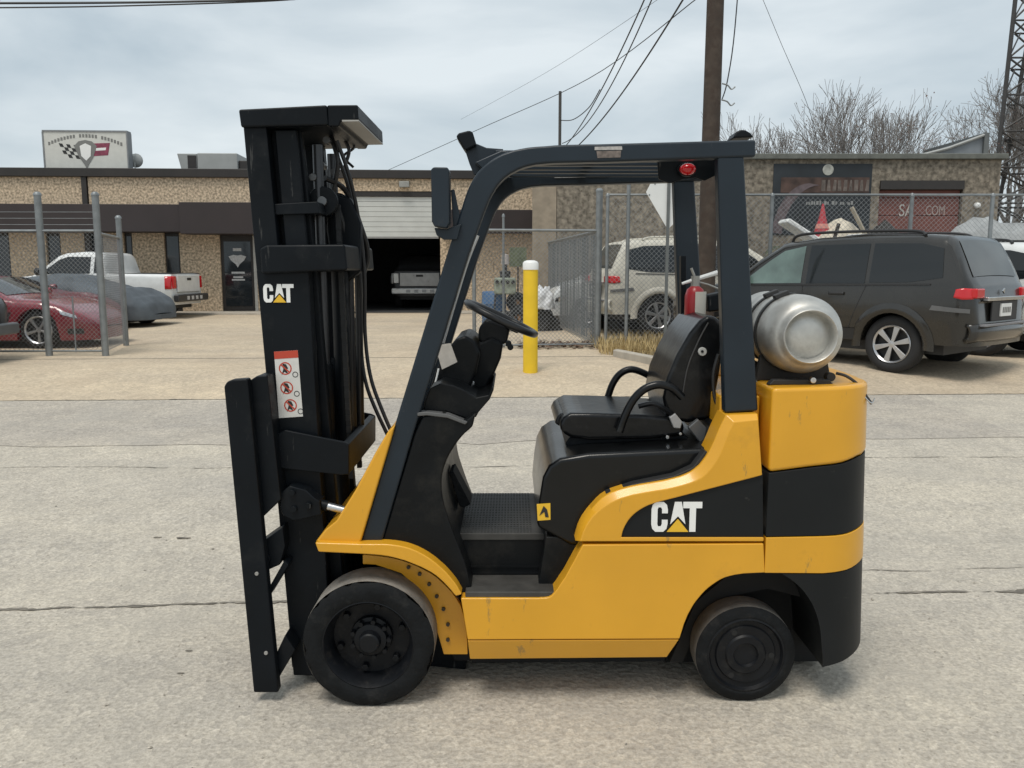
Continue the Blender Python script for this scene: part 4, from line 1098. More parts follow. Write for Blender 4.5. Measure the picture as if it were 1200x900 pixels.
# ------------------------------------------------------------------ gas bottle on the deck, its straps, and the extinguisher
tc_ = (1.006, 1.52)
TR = .158
tank = thing('gas_cylinder', 'dented aluminium gas cylinder lying strapped on back of forklift', 'gas cylinder', (0.15 + tc_[0], 3.72 + NY + .03, tc_[1]), rad(-2))
b = B(); b.lathe([(.018, .0005), (.020, .04), (.028, .07), (.040, .088), (.030, .094), (.0, .097), (-.005, .102), (.0, .107), (.022, .110), (.032, .122), (.055, .141), (.095, .154), (.15, TR), (.40, TR), (.405, TR + .002), (.41, TR), (.64, TR), (.70, .145), (.75, .10), (.77, .0005)], (0, 0, 0), 'y', 56)
obj('shell', b, ALU, tank, smooth='auto', angle=60)
b = B(); b.lathe([(.70, .12), (.80, .12), (.80, .115), (.70, .115)], (0, 0, 0), 'y', 32, closed=True); obj('collar', b, ALU, tank, smooth='auto')
b = B(); b.tube([(0, .76, 0), (0, .82, 0)], .02, 10); obj('valve', b, mat('brass', (.5, .36, .14), .35, metal=1), tank)
strap_m = mat('strap_black', (.02, .02, .02), .55)
for yy in (.21, .36):
    b = B(); b.lathe([(yy - .012, TR + .002), (yy - .012, TR + .007), (yy + .012, TR + .007), (yy + .012, TR + .002)], (0, 0, 0), 'y', 48, closed=True); st_ = obj('tank_strap', b, strap_m, tank)
    b = B(); b.box(-.03, .03, yy - .02, yy + .02, TR - .0, TR + .018); b.xf(Matrix.Rotation(rad(-22), 4, 'Y')); obj('strap_latch', b, strap_m, st_, bevel=.003)
cr_ = thing('tank_cradle', None, None); cr_.parent = fk
for yy in (.22, .5):
    pp = [(tc_[0] + (TR + .004) * math.cos(rad(a)), tc_[1] + (TR + .004) * math.sin(rad(a))) for a in range(215, 330, 8)]
    pr('cradle_rib', pp + [(tc_[0] + .16, dz + .002), (tc_[0] - .15, dz + .002)], yy, yy + .03, strap_m, cr_, .002)
pr('cradle_foot', [(tc_[0] - .14, dz + .001), (tc_[0] + .12, dz + .001), (tc_[0] + .10, dz + .022), (tc_[0] - .12, dz + .022)], .08, .12, strap_m, cr_, .004)
fc('cradle_pin', (tc_[0] + .03, dz + .022), .06, .085, .012, STEEL, cr_, 10)
fc('cradle_knob', (tc_[0] + .115, dz + .03), .1, .14, .018, strap_m, cr_, 12)
ft('latch_strap', [(1.154, 1.364), (1.189, 1.354), (1.228, 1.323), (1.262, 1.278), (1.287, 1.246)], [.14, .12, .1, .1, .1], .006, strap_m, cr_)
ft('latch_wire', [(1.22, 1.325), (1.253, 1.277), (1.282, 1.25), (1.294, 1.27)], .09, .003, STEEL, cr_)
ft('gas_hose', [(0.693, 1.435), (0.675, 1.347), (0.686, 1.248), (0.715, 1.212), (0.756, 1.241)], .2, .008, HOSE, fk)

exq = (0.681, 1.638)
ex = thing('fire_extinguisher', 'small red and white fire extinguisher clamped behind forklift seat', 'extinguisher', (0.15 + exq[0], 3.72 + NY + .62, exq[1] - .14))
b = B(); b.lathe([(0, .038), (.01, .045), (.16, .045), (.19, .036), (.205, .018)], (0, 0, 0), 'z', 24); obj('bottle', b, mat('extinguisher_red', (.35, .015, .02), .3), ex, smooth='auto')
b = B(); b.lathe([(.05, .0462), (.18, .0462)], (.004, -.003, 0), 'z', 24); 
for f in [f for f in b.bm.faces if f.calc_center_median().x < -.005 or len(f.verts) > 4]: b.bm.faces.remove(f)
obj('paper_label', b, mat('label_cream', (.6, .57, .5), .6), ex)
b = B(); b.tube([(0, 0, .2), (0, 0, .25)], .02, 10); obj('valve', b, mat('valve_grey', (.35, .34, .31), .4, metal=.5), ex)
b = B(); b.tube([(-.06, 0, .215), (.0, 0, .235), (.10, 0, .265)], [.006, .009, .011], 8); obj('handle', b, LWHT, ex, smooth='auto')
b = B(); b.tube([(.0, 0, .225), (.06, 0, .21), (.11, 0, .19)], .005, 8); obj('lever', b, MATS['valve_grey'], ex)
b = B(); b.tube([(-.005, 0, .25), (-.02, 0, .285)], .006, 8); obj('gauge_pin', b, MATS['valve_grey'], ex)
pr('extinguisher_bracket', [(0.734, 1.661), (0.803, 1.676), (0.806, 1.591), (0.741, 1.584)], .60, .70, BLK, fk, .01)
pr('extinguisher_post', [(0.629, 1.839), (0.653, 1.839), (0.676, 1.158), (0.648, 1.158)], .70, .74, BLK, fk, .002)

# ================================================================== vehicles
CGL = mat('car_glass', (0.012, 0.015, 0.017), 0.05, var=0.0, spec=0.5)
GGL = mat('green_glass', (0.10, 0.15, 0.135), 0.06, var=0.5, vscale=2.2, spec=0.9)
TYR = mat('car_tyre', (0.02, 0.02, 0.021), 0.8, var=0.2, bump=.2)
CHR = mat('chrome_trim', (0.62, 0.62, 0.62), 0.18, metal=1.0, var=0.05)
SILV = mat('alloy', (0.52, 0.52, 0.53), 0.3, metal=0.9, var=0.08)
TRIM = mat('black_trim', (0.02, 0.02, 0.021), 0.55, var=0.1)

class Car:
    """body surface from a side silhouette; front points to +x, near flank is +y or -y alike"""
    def __init__(s, top, zb, wheels, hw, belt, roof_in, rnd=.10, end=.22, archr=.40):
        s.top, s.zb, s.wheels, s.hwid, s.belt, s.roof_in, s.rnd, s.end, s.archr = top, zb, wheels, hw, belt, roof_in, rnd, end, archr
        s.x0, s.x1 = top[0][0], top[-1][0]
        s.zmax = max(p[1] for p in top)
    def zt(s, x):
        return lerp_tab(s.top, x)
    def bot(s, x):
        z = s.zb
        for xw, zw in s.wheels:
            q = s.archr ** 2 - (x - xw) ** 2
            if q > 0: z = max(z, zw + math.sqrt(q))
        return min(z, s.zt(x) - .05)
    def W(s, x, z):
        e = min(x - s.x0, s.x1 - x)
        w = s.hwid
        if e < s.end:
            t = 1 - max(e, 0) / s.end
            w -= s.end * .9 * (1 - math.sqrt(max(0, 1 - t * t * .98)))
        if z > s.belt:
            t = (z - s.belt) / (s.zmax - s.belt)
            w -= s.roof_in * t ** 1.15
        else:
            t = (s.belt - z) / (s.belt - s.zb)
            w -= .14 * max(0, t - .5) ** 1.5 - .02 * math.sin(math.pi * min(1, t / .8))
        zt = s.zt(x)
        if z > zt - s.rnd:
            t = min(1, (z - (zt - s.rnd)) / s.rnd)
            w -= s.rnd * .9 * (1 - math.sqrt(max(0, 1 - t * t * .96)))
        return max(w, .05)
    def body(s, m, parent, n=110, mrow=16):
        b = B()
        xs = [s.x0 + (s.x1 - s.x0) * (i / n) for i in range(n + 1)]
        L_, R_ = [], []
        for x in xs:
            zt, zb = s.zt(x), s.bot(x)
            zs = [zb + (zt - zb) * (k / mrow) ** .8 for k in range(mrow + 1)]
            L_.append([(x, s.W(x, z), z) for z in zs])
            R_.append([(x, -s.W(x, z), z) for z in zs])
        b.grid(L_); b.grid(R_)
        b.grid([[(x, s.W(x, s.zt(x)) * (k / 4 - 1), s.zt(x) + .02 * (1 - (k / 4 - 1) ** 2)) for k in range(9)] for x in xs])
        b.grid([[(x, s.W(x, s.bot(x)) * (k / 2 - 1), s.bot(x)) for k in range(5)] for x in xs])
        for x in (s.x0, s.x1):
            zt, zb = s.zt(x), s.bot(x)
            rows = []
            for q in range(mrow + 1):
                z = zb + (zt - zb) * (q / mrow) ** .8
                rows.append([(x + (.03 * (1 - (k / 4 - 1) ** 2)) * (1 if x == s.x1 else -1), s.W(x, z) * (k / 4 - 1), z) for k in range(9)])
            b.grid(rows)
        bmesh.ops.remove_doubles(b.bm, verts=b.bm.verts, dist=.004)
        return obj('body', b, m, parent, smooth='auto', angle=38)
    def pane(s, name, topl, botl, m, parent, side=1, off=.006, rows=5, solid=0):
        """piece lying on the flank between an upper and a lower line of (x, z) points"""
        b = B()
        R_ = []
        n = 10
        tl, bl = [], []
        for line, out in ((topl, tl), (botl, bl)):
            for k in range(n + 1):
                x = line[0][0] + (line[-1][0] - line[0][0]) * k / n
                out.append((x, lerp_tab(sorted(line), x)))
        for q in range(rows + 1):
            t = q / rows
            r = []
            for a, c in zip(tl, bl):
                x, z = a[0] + (c[0] - a[0]) * t, a[1] + (c[1] - a[1]) * t
                r.append((x, side * (s.W(x, z) + off), z))
            R_.append(r)
        b.grid(R_)
        return obj(name, b, m, parent, smooth=True, solid=solid if side else 0)
    def cap(s, name, xa, xb_, ka, kb, m, parent, off=.012):
        """piece lying on the upper surface between two stations (glass of windscreen or tailgate)"""
        b = B()
        R_ = []
        for i in range(9):
            x = xa + (xb_ - xa) * i / 8
            kk = ka + (kb - ka) * i / 8
            z = s.zt(x)
            dz_ = (s.zt(x + .02) - s.zt(x - .02)) / .04
            nrm = Vector((-dz_, 0, 1)).normalized()
            R_.append([(x + nrm.x * off, s.W(x, z - .02) * kk * (k / 4 - 1), z + nrm.z * off + .02 * (1 - (k / 4 - 1) ** 2)) for k in range(9)])
        b.grid(R_)
        return obj(name, b, m, parent, smooth=True)

def car_wheel(parent, x, y, R_, w, side, spokes=6, rimm=None, rimk=.66, style='wide'):
    wt = thing('wheel', None, None); wt.parent = parent
    yo = y
    s = side
    rr = R_ * rimk
    b = B(); b.lathe([(yo - s * .02, rr), (yo, rr + .02), (yo + s * .005, R_ - .06), (yo - s * .02, R_ - .015), (yo - s * .05, R_), (yo - s * (w - .04), R_), (yo - s * w, R_ - .05), (yo - s * w, rr)], (x, 0, R_), 'y', 40, closed=True)
    obj('tyre', b, TYR, wt, smooth='auto', angle=60)
    b = B(); b.lathe([(yo - s * .01, rr + .004), (yo - s * .015, rr - .02), (yo - s * .10, rr - .03), (yo - s * .11, .001)], (x, 0, R_), 'y', 36, caps=False); obj('rim_well', b, TRIM, wt, smooth='auto')
    rimm = rimm or SILV
    b = B(); b.lathe([(yo - s * .008, rr + .006), (yo + s * .002, rr - .004), (yo - s * .02, rr - .026), (yo - s * .03, rr - .01)], (x, 0, R_), 'y', 36, closed=True); obj('rim', b, rimm, wt, smooth='auto')
    b = B(); b.lathe([(yo - s * .05, .05), (yo - s * .012, .045), (yo - s * .008, .001)], (x, 0, R_), 'y', 20); obj('hub_cap', b, rimm, wt, smooth='auto')
    for i in range(spokes):
        b = B()
        a0 = .034 if style == 'wide' else .022
        b.prism([(.02, -a0 * .6), (rr - .01, -a0 * 1.35), (rr - .01, a0 * 1.35), (.02, a0 * .6)], yo - s * .05, yo - s * .012)
        b.xf(Matrix.Translation((x, 0, R_)) @ Matrix.Rotation(2 * math.pi * (i + .25) / spokes, 4, 'Y'))
        obj('spoke', b, rimm, wt, bevel=.006)
    return wt

# ------------------------------------------------------------------ dark SUV behind the gas cylinder
def suv(name, label, loc, rotz, paint, k=1.0, hk=1.0, glass_front=None, rear=True, rails=True):
    t = thing(name, label, 'car', loc, rotz)
    S = lambda x, z: (x * k, z * k * hk)
    top = [S(*p) for p in ((-2.42, .55), (-2.41, 1.0), (-2.37, 1.13), (-2.32, 1.18), (-2.19, 1.46), (-2.07, 1.68), (-1.98, 1.75), (-1.7, 1.78), (-.9, 1.795), (-.2, 1.775), (.35, 1.71), (.75, 1.47), (1.12, 1.20), (1.3, 1.14), (1.9, 1.06), (2.25, .95), (2.38, .80), (2.42, .5))]
    wr, wf = S(-1.40, .37), S(1.36, .37)
    c = Car(top, .40 * k * hk, [wr, wf], .935 * k, 1.12 * k * hk, .155 * k, rnd=.10 * k, end=.28 * k, archr=.43 * k)
    body = c.body(paint, t)
    for sd in (1, -1):
        # windows: quarter, rear door, front door
        c.pane('rear_quarter_window', [S(-1.98, 1.60), S(-1.7, 1.665), S(-1.06, 1.68)], [S(-2.02, 1.24), S(-1.6, 1.18), S(-1.06, 1.17)], CGL, t, sd)
        c.pane('rear_door_window', [S(-1.0, 1.68), S(-.12, 1.67)], [S(-1.0, 1.16), S(-.12, 1.15)], CGL, t, sd)
        c.pane('front_door_window', [S(-.04, 1.665), S(.3, 1.60), S(.52, 1.46)], [S(-.04, 1.15), S(.5, 1.14), S(.98, 1.13)], glass_front or CGL, t, sd)
        c.pane('belt_strip', [S(-1.88, 1.165), S(1.05, 1.115)], [S(-1.88, 1.145), S(1.05, 1.095)], TRIM, t, sd, .012)
        for xx in (-1.03, -.08, .98):
            c.pane('door_gap', [S(xx, 1.13), S(xx + .012, 1.13)], [S(xx + (.28 if xx < -1 else 0), .45), S(xx + (.28 if xx < -1 else 0) + .012, .45)], TRIM, t, sd, .003, solid=0)
        for xx in (-.72, .22):
            c.pane('door_handle', [S(xx, 1.04), S(xx + .22, 1.04)], [S(xx, 1.0), S(xx + .22, 1.0)], TRIM, t, sd, .03, 2, .02)
        # flared arches and lower cladding
        for (xw, zw) in (wr, wf):
            b = B()
            rows = []
            for i in range(17):
                a = rad(-6 + 192 * i / 16)
                row = []
                for rr, of in ((c.archr - .004, .0), (c.archr + .0, .035), (c.archr + .07 * k, .04), (c.archr + .13 * k, .006)):
                    x, z = xw + rr * math.cos(a), zw + rr * math.sin(a)
                    row.append((x, sd * (c.W(x, max(z, c.zb)) + of), z))
                rows.append(row)
            b.grid(rows)
            obj('arch_flare', b, paint, t, smooth=True)
        c.pane('sill_cladding', [S(-.90, .56), S(.88, .56)], [S(-.90, .41), S(.88, .41)], TRIM, t, sd, .018)
        ml = [S(-2.36, .80), S(-1.95, .86), S(-1.83, .88)]
        c.pane('rear_bumper_crease', [S(-2.36, .86), S(-1.93, .90)], [S(-2.36, .81), S(-1.90, .84)], mat(paint.name + '_edge', (.12, .12, .12), .35), t, sd, .02)
        if rails:
            b = B()
            b.tube(spline([(S(-1.7, 0)[0], sd * c.W(S(-1.7, 0)[0], S(0, 1.7)[1]) * .93, S(0, 1.77)[1]), (S(-1.5, 0)[0], sd * .66 * k, S(0, 1.83)[1]), (S(-.6, 0)[0], sd * .67 * k, S(0, 1.85)[1]), (S(.15, 0)[0], sd * .66 * k, S(0, 1.83)[1]), (S(.3, 0)[0], sd * .64 * k, S(0, 1.73)[1])], 6), .022, 8)
            obj('roof_rail', b, TRIM if paint.name != 'cream_paint' else paint, t, smooth='auto')
        b = B()
        b.lathe([(-.06, .05), (-.05, .09), (.05, .10), (.09, .08)], (S(.92, 1.2)[0], sd * (c.W(S(.92, 1.2)[0], S(0, 1.16)[1]) + .1), S(0, 1.2)[1]), 'x', 12)
        obj('door_mirror', b, TRIM, t, smooth='auto')
        for (xw, zw) in (wr, wf):
            car_wheel(t, xw, sd * (.90 * k), .375 * k * hk, .22, sd, 6)
        # lights
        c.pane('tail_lamp', [S(-2.36, 1.11), S(-2.28, 1.115), S(-2.2, 1.10)], [S(-2.38, .98), S(-2.28, .975), S(-2.18, 1.0)], REDL, t, sd, .016, 5, .02)
        c.pane('head_lamp', [S(2.02, .93), S(2.30, .86)], [S(2.02, .80), S(2.34, .74)], CHR, t, sd, .012)
    # rear
    for (y0, y1) in ((.62, .86), (-.86, -.62)):
        b = B(); b.box(-2.425 * k, -2.30 * k, y0 * k, y1 * k, .99 * k * hk, 1.11 * k * hk); obj('tail_lamp', b, REDL, t, bevel=.02)
    c.cap('rear_window', -2.29 * k, -2.06 * k, .82, .80, mat('hatch_glass', (.05, .056, .055), .08, var=.4, vscale=2, spec=.7), t)
    c.cap('windscreen', .42 * k, 1.02 * k, .80, .86, CGL, t)
    b = B(); b.box(-2.475 * k, -2.40 * k, -.62 * k, .62 * k, .955 * k * hk, 1.005 * k * hk); obj('chrome_bar', b, CHR, t, bevel=.01)
    b = B(); b.box(-2.465 * k, -2.43 * k, -.17 * k, .17 * k, .755 * k * hk, .915 * k * hk); pl_ = obj('number_plate', b, WHT, t, bevel=.004)
    for i in range(5):
        b = B(); b.box(-2.469 * k, -2.4655 * k, (-.13 + i * .056) * k, (-.095 + i * .056) * k, .80 * k * hk, .87 * k * hk); obj('plate_mark', b, LGRY, pl_)
    b = B(); b.box(-2.445 * k, -2.42 * k, -.42 * k, .42 * k, .70 * k * hk, .95 * k * hk); obj('plate_recess', b, TRIM, t, bevel=.01)
    b = B()
    rows = []
    for i in range(13):
        y = (-.90 + 1.8 * i / 12) * k
        x = -2.50 * k + .12 * (abs(y) / (.9 * k)) ** 3
        rows.append([(x + .05, y, .68 * k * hk), (x, y, .66 * k * hk), (x - .02, y, .58 * k * hk), (x, y, .49 * k * hk), (x + .06, y, .44 * k * hk)])
    b.grid(rows); obj('rear_bumper', b, paint, t, smooth=True, solid=.05)
    b = B(); b.box(-2.51 * k, -2.43 * k, -.75 * k, .75 * k, .645 * k * hk, .675 * k * hk); obj('bumper_step', b, mat('grey_step', (.2, .2, .21), .5), t, bevel=.008)
    b = B(); b.tube([(-2.30 * k, 0, 1.19 * k * hk), (-2.27 * k, .42 * k, 1.23 * k * hk)], .011, 6); obj('wiper', b, TRIM, t)
    b = B(); b.lathe([(-2.42 * k, .045), (-2.405 * k, .045)], (0, 0, 1.07 * k * hk), 'x', 3); obj('tailgate_badge', b, CHR, t)
    b = B(); b.box(-2.0 * k, 2.1 * k, -.70 * k, .70 * k, .27 * k, .42 * k); obj('underbody', b, TRIM, t)
    b = B(); b.box(2.36 * k, 2.43 * k, -.55 * k, .55 * k, .58 * k, .82 * k); obj('grille', b, TRIM, t, bevel=.02)
    return t, c
def head(cx, cy, dx_, dy_):                 # rotation that turns local +x towards (dx, dy)
    return math.atan2(dy_, dx_)
DGP = mat('graphite_paint', (.021, .0195, .0168), .24, var=.12, vscale=1.5, coat=.6, spec=.4, col2=(.031, .0285, .025), c2pos=(.5, .8), c2scale=2)
th = rad(50)
hx, hy = -math.cos(th), math.sin(th)
wx_, wy_ = 5.438, 11.966    # left rear wheel touches the ground here
kk = 1.07
ccx = wx_ + hx * 1.40 * kk + math.sin(th) * .9 * kk
ccy = wy_ + hy * 1.40 * kk + math.cos(th) * .9 * kk
suv('parked_suv', 'dark grey SUV with red tail lamps parked behind the gas cylinder', (ccx, ccy, gh(wx_, wy_)), math.atan2(hy, hx), DGP, kk, 1.03, GGL)

CREAM = mat('cream_paint', (.58, .55, .47), .5, var=.15, vscale=3, col2=(.35, .31, .25), c2pos=(.6, .75), c2scale=3)
wx2, wy2 = 3.155, 17.847
th = rad(9)
hx, hy = math.cos(th), math.sin(th)
suv('scrap_wagon', 'dirty cream off-roader behind the chain-link fence, beside the gate', (wx2 + hx * 1.5 - hy, wy2 + hy * 1.5 + .98, .37), math.atan2(hy, hx), CREAM, 1.1, 1.03)

# ------------------------------------------------------------------ pickups
def pickup(name, label, loc, rotz, paint, k=1.0, sticker=False):
    t = thing(name, label, 'truck', loc, rotz)
    top = [(-2.85, .62), (-2.83, 1.22), (-2.80, 1.25), (-1.02, 1.27), (-.98, 1.30), (-.92, 1.74), (-.84, 1.83), (-.3, 1.86), (.2, 1.82), (.42, 1.74), (1.02, 1.24), (1.2, 1.20), (2.3, 1.10), (2.62, 1.0), (2.72, .86), (2.76, .55)]
    c = Car(top, .42, [(-1.75, .38), (1.75, .38)], .97, 1.20, .19, rnd=.09, end=.2, archr=.45)
    c.body(paint, t)
    for sd in (1, -1):
        c.pane('door_window', [(-.55, 1.72), (.1, 1.73), (.36, 1.64)], [(-.55, 1.27), (.3, 1.26), (.86, 1.25)], CGL, t, sd)
        c.pane('rear_cab_window', [(-.86, 1.70), (-.66, 1.72)], [(-.90, 1.30), (-.66, 1.28)], CGL, t, sd)
        c.pane('door_gap', [(-.60, 1.25), (-.588, 1.25)], [(-.60, .5), (-.588, .5)], TRIM, t, sd, .003, solid=0)
        c.pane('cab_gap', [(-1.0, 1.25), (-.98, 1.25)], [(-1.0, .5), (-.98, .5)], TRIM, t, sd, .003, solid=0)
        c.pane('tail_lamp', [(-2.82, 1.20), (-2.66, 1.20)], [(-2.82, .85), (-2.66, .85)], REDL, t, sd, .012, 4, .02)
        c.pane('head_lamp', [(2.42, 1.02), (2.66, .95)], [(2.42, .84), (2.70, .80)], CHR, t, sd, .012)
        c.pane('door_handle', [(-.5, 1.14), (-.3, 1.14)], [(-.5, 1.10), (-.3, 1.10)], TRIM, t, sd, .03, 2, .02)
        for xw in (-1.75, 1.75):
            car_wheel(t, xw, sd * .93, .38, .25, sd, 5)
        b = B(); b.lathe([(-.05, .06), (-.04, .10), (.05, .11), (.09, .09)], (.8, sd * 1.10, 1.32), 'x', 10); obj('door_mirror', b, TRIM, t, smooth='auto')
        b = B(); b.box(-2.86, -2.80, sd * .80 - .09, sd * .80 + .09, .86, 1.2); obj('tail_lamp', b, REDL, t, bevel=.02)
    c.cap('windscreen', .44, .98, .84, .90, CGL, t)
    b = B(); b.box(-2.885, -2.84, -.68, .68, .76, 1.22); tg = obj('tailgate', b, paint, t, bevel=.015)
    b = B(); b.box(-2.895, -2.884, -.12, .12, 1.08, 1.15); obj('tailgate_handle', b, TRIM, tg)
    b = B(); b.box(-3.02, -2.86, -.95, .95, .50, .70); bp_ = obj('rear_bumper', b, mat('dark_bumper', (.03, .03, .032), .4, var=.2), t, bevel=.04)
    for i in range(4):
        b = B(); b.box(-3.028, -3.018, -.5 + i * .27, -.36 + i * .27, .55, .65); obj('bumper_mark', b, mat('faded_white', (.5, .5, .5), .6), bp_)
    b = B(); b.box(-2.80, -1.02, -.86, .86, 1.255, 1.285); obj('bed_cover', b, TRIM, t, bevel=.01)
    b = B(); b.box(-2.6, 2.4, -.7, .7, .3, .44); obj('underbody', b, TRIM, t)
    b = B(); b.box(2.72, 2.80, -.6, .6, .6, .9); obj('grille', b, TRIM, t, bevel=.02)
    b = B(); b.box(2.74, 2.88, -.95, .95, .42, .60); obj('front_bumper', b, mat('bumper_grey', (.10, .105, .11), .4), t, bevel=.04)
    return t, c
WTP = mat('truck_white', (.70, .71, .70), .35, var=.06, coat=.4)
pickup('white_pickup', 'white pickup truck parked along the tan workshop wall', (-12.0, 24.0, .38), math.pi - rad(4), WTP)
pickup('yard_pickup', 'white truck cab half hidden behind the dark SUV and fence', (8.0, 19.6, .38), math.pi + rad(20), CREAM)
BPT = mat('black_truck', (.03, .032, .034), .3, var=.1, coat=.4)
pickup('dark_pickup', 'dark grey pickup nose at the left edge in front of fence', (-7.868 - 2.86, 12.4, .34), 0.0, BPT)
pickup('garage_truck', 'dark vehicle with pale bumper and lamps inside the open garage', (-8 + 4.75, 31.6, .43), rad(92), mat('black_truck2', (.012, .012, .013), .4))
gt = [o for o in bpy.data.objects if o.name.startswith('garage_truck')][0]
for ch in gt.children:
    if ch.name.startswith(('rear_bumper', 'tail_lamp')): ch.data.materials[0] = mat('pale_bumper', (.75, .75, .73), .3, metal=.2)
    if ch.name.startswith('tailgate'): ch.data.materials[0] = mat('tail_silver', (.3, .3, .3), .3, metal=.6)

# ------------------------------------------------------------------ red sports car and the covered car
def sports(name, label, loc, rotz, paint, cover=False):
    t = thing(name, label, 'car', loc, rotz)
    top = [(-2.25, .62), (-2.22, .92), (-2.1, .98), (-1.5, 1.02), (-.9, 1.16), (-.35, 1.235), (.1, 1.21), (.75, .93), (.95, .885), (1.4, .86), (1.75, .76), (2.05, .62), (2.2, .50), (2.25, .36)]
    c = Car(top, .15, [(-1.32, .335), (1.33, .335)], .935, .86, .26, rnd=.14, end=.5, archr=.385)
    c.body(paint, t)
    for sd in (1, -1):
        c.pane('side_window', [(-.85, 1.09), (-.3, 1.16), (.08, 1.14), (.3, 1.04)], [(-.75, .93), (0, .90), (.3, .89), (.68, .885)], CGL, t, sd)
        c.pane('door_gap', [(.55, .85), (.562, .85)], [(.62, .25), (.632, .25)], TRIM, t, sd, .003, solid=0)
        c.pane('side_vent', [(.72, .62), (.9, .66)], [(.68, .42), (.82, .42)], TRIM, t, sd, .004)
        c.pane('head_lamp', [(1.75, .70), (2.0, .60)], [(1.78, .62), (2.04, .54)], CHR, t, sd, .012)
        c.pane('brake_duct', [(1.86, .36), (2.1, .36)], [(1.86, .26), (2.1, .26)], TRIM, t, sd, .006)
        for xw in (-1.32, 1.33):
            car_wheel(t, xw, sd * .90, .335, .25, sd, 5, None, .74, 'thin')
        b = B(); b.lathe([(-.05, .04), (-.04, .07), (.05, .08), (.08, .06)], (.5, sd * .98, .98), 'x', 10); obj('door_mirror', b, paint, t, smooth='auto')
    c.cap('windscreen', .12, .72, .80, .88, CGL, t)
    b = B(); b.box(2.0, 2.24, -.5, .5, .22, .32); obj('grille', b, TRIM, t, bevel=.02)
    b = B(); b.box(-1.9, 1.9, -.75, .75, .12, .25); obj('underbody', b, TRIM, t)
    return t, c
REDP = mat('red_paint', (.21, .022, .035), .25, var=.1, coat=.7)
rw = (-8.258, 14.877, 0.361)
sports('red_sports_car', 'low red sports car with silver wheels behind left fence', (rw[0] - 1.52, rw[1] + .92, gh(rw[0], rw[1])), rad(0), REDP)
sports('red_coupe', 'second red coupe between the low sports car and white pickup', (-11.2, 18.7, .375), rad(3), mat('red_paint_dark', (.17, .025, .04), .3, var=.1, coat=.5))

def covered(name, label, loc, rotz):
    t = thing(name, label, 'car', loc, rotz)
    top = [(-2.25, .55), (-2.2, .9), (-2.0, 1.0), (-1.4, 1.06), (-.8, 1.2), (-.2, 1.26), (.2, 1.2), (.8, .98), (1.5, .90), (2.0, .72), (2.2, .52), (2.25, .30)]
    c = Car(top, .18, [(1.33, .10)], .95, .86, .2, rnd=.2, end=.5, archr=.42)
    o = c.body(mat('cover_cloth', (.085, .10, .115), .75, var=.25, vscale=3, bump=.3, bscale=12), t, 130, 18)
    for v in o.data.vertices:
        p = v.co
        q = .03 * math.sin(p.x * 9 + p.z * 4) * math.sin(p.z * 3 + p.x) + .035 * noise.noise(Vector((p.x * 3, p.y * 3, p.z * 5)))
        sag = max(0, .45 - p.z) * .12 * (1 + noise.noise(Vector((p.x * 5, 0, 0))))
        v.co.y += (1 if p.y > 0 else -1) * (q + sag)
        v.co.z += .5 * q * (1 if p.z > .5 else 0)
    o.name = 'cloth_cover'
    for sd in (1, -1):
        car_wheel(t, 1.33, sd * .86, .33, .22, sd, 5, None, .7)
    b = B(); b.box(-1.8, 1.8, -.7, .7, .12, .25); obj('underbody', b, TRIM, t)
    return t
cw_ = (-9.033, 20.025, 0.383)
covered('covered_car', 'low car under a dark grey cloth cover behind the red cars', (cw_[0] - 1.8, cw_[1] + .95, .385), rad(-8))

# ------------------------------------------------------------------ cars behind the SUV at the right edge
def sedan(name, label, loc, rotz, paint, van=False):
    t = thing(name, label, 'van' if van else 'car', loc, rotz)
    if van:
        top = [(-2.3, .5), (-2.28, 1.6), (-2.2, 1.86), (-2.0, 1.93), (.6, 1.93), (.9, 1.85), (1.45, 1.2), (1.6, 1.14), (2.1, 1.0), (2.25, .8), (2.3, .5)]
        c = Car(top, .3, [(-1.4, .35), (1.45, .35)], .95, 1.15, .15, archr=.4)
        wins = [([(-2.1, 1.72), (-.9, 1.74)], [(-2.1, 1.2), (-.9, 1.2)]), ([(-.8, 1.74), (.2, 1.74)], [(-.8, 1.2), (.2, 1.2)]), ([(.3, 1.74), (.85, 1.7)], [(.3, 1.2), (1.3, 1.2)])]
        ws = (.95, 1.42)
    else:
        top = [(-2.35, .5), (-2.3, .95), (-2.15, 1.02), (-1.7, 1.06), (-1.1, 1.38), (-.6, 1.46), (.1, 1.44), (.5, 1.32), (1.05, 1.0), (1.3, .95), (2.0, .86), (2.3, .68), (2.35, .45)]
        c = Car(top, .2, [(-1.35, .32), (1.4, .32)], .9, .98, .2, archr=.37)
        wins = [([(-1.25, 1.25), (-.9, 1.36), (-.5, 1.38)], [(-1.5, 1.03), (-1, 1.01), (-.5, 1.0)]), ([(-.42, 1.38), (.1, 1.37), (.42, 1.27)], [(-.42, 1.0), (.4, .99), (.85, .98)])]
        ws = (.52, 1.0)
    c.body(paint, t)
    for sd in (1, -1):
        for a, e in wins:
            c.pane('side_window', a, e, CGL, t, sd)
        for xw, zw in c.wheels:
            car_wheel(t, xw, sd * (c.hwid - .04), zw, .2, sd, 6)
        c.pane('tail_lamp', [(c.x0 + .04, .94), (c.x0 + .22, .96)], [(c.x0 + .04, .80), (c.x0 + .22, .80)], REDL, t, sd, .012, 4, .02)
        c.pane('head_lamp', [(c.x1 - .35, .80), (c.x1 - .1, .72)], [(c.x1 - .35, .66), (c.x1 - .08, .62)], CHR, t, sd, .012)
    c.cap('windscreen', ws[0], ws[1], .84, .9, CGL, t)
    if not van: c.cap('rear_window', -1.66, -1.14, .85, .8, CGL, t)
    b = B(); b.box(c.x0 + .3, c.x1 - .3, -.7, .7, .15, .3); obj('underbody', b, TRIM, t)
    return t
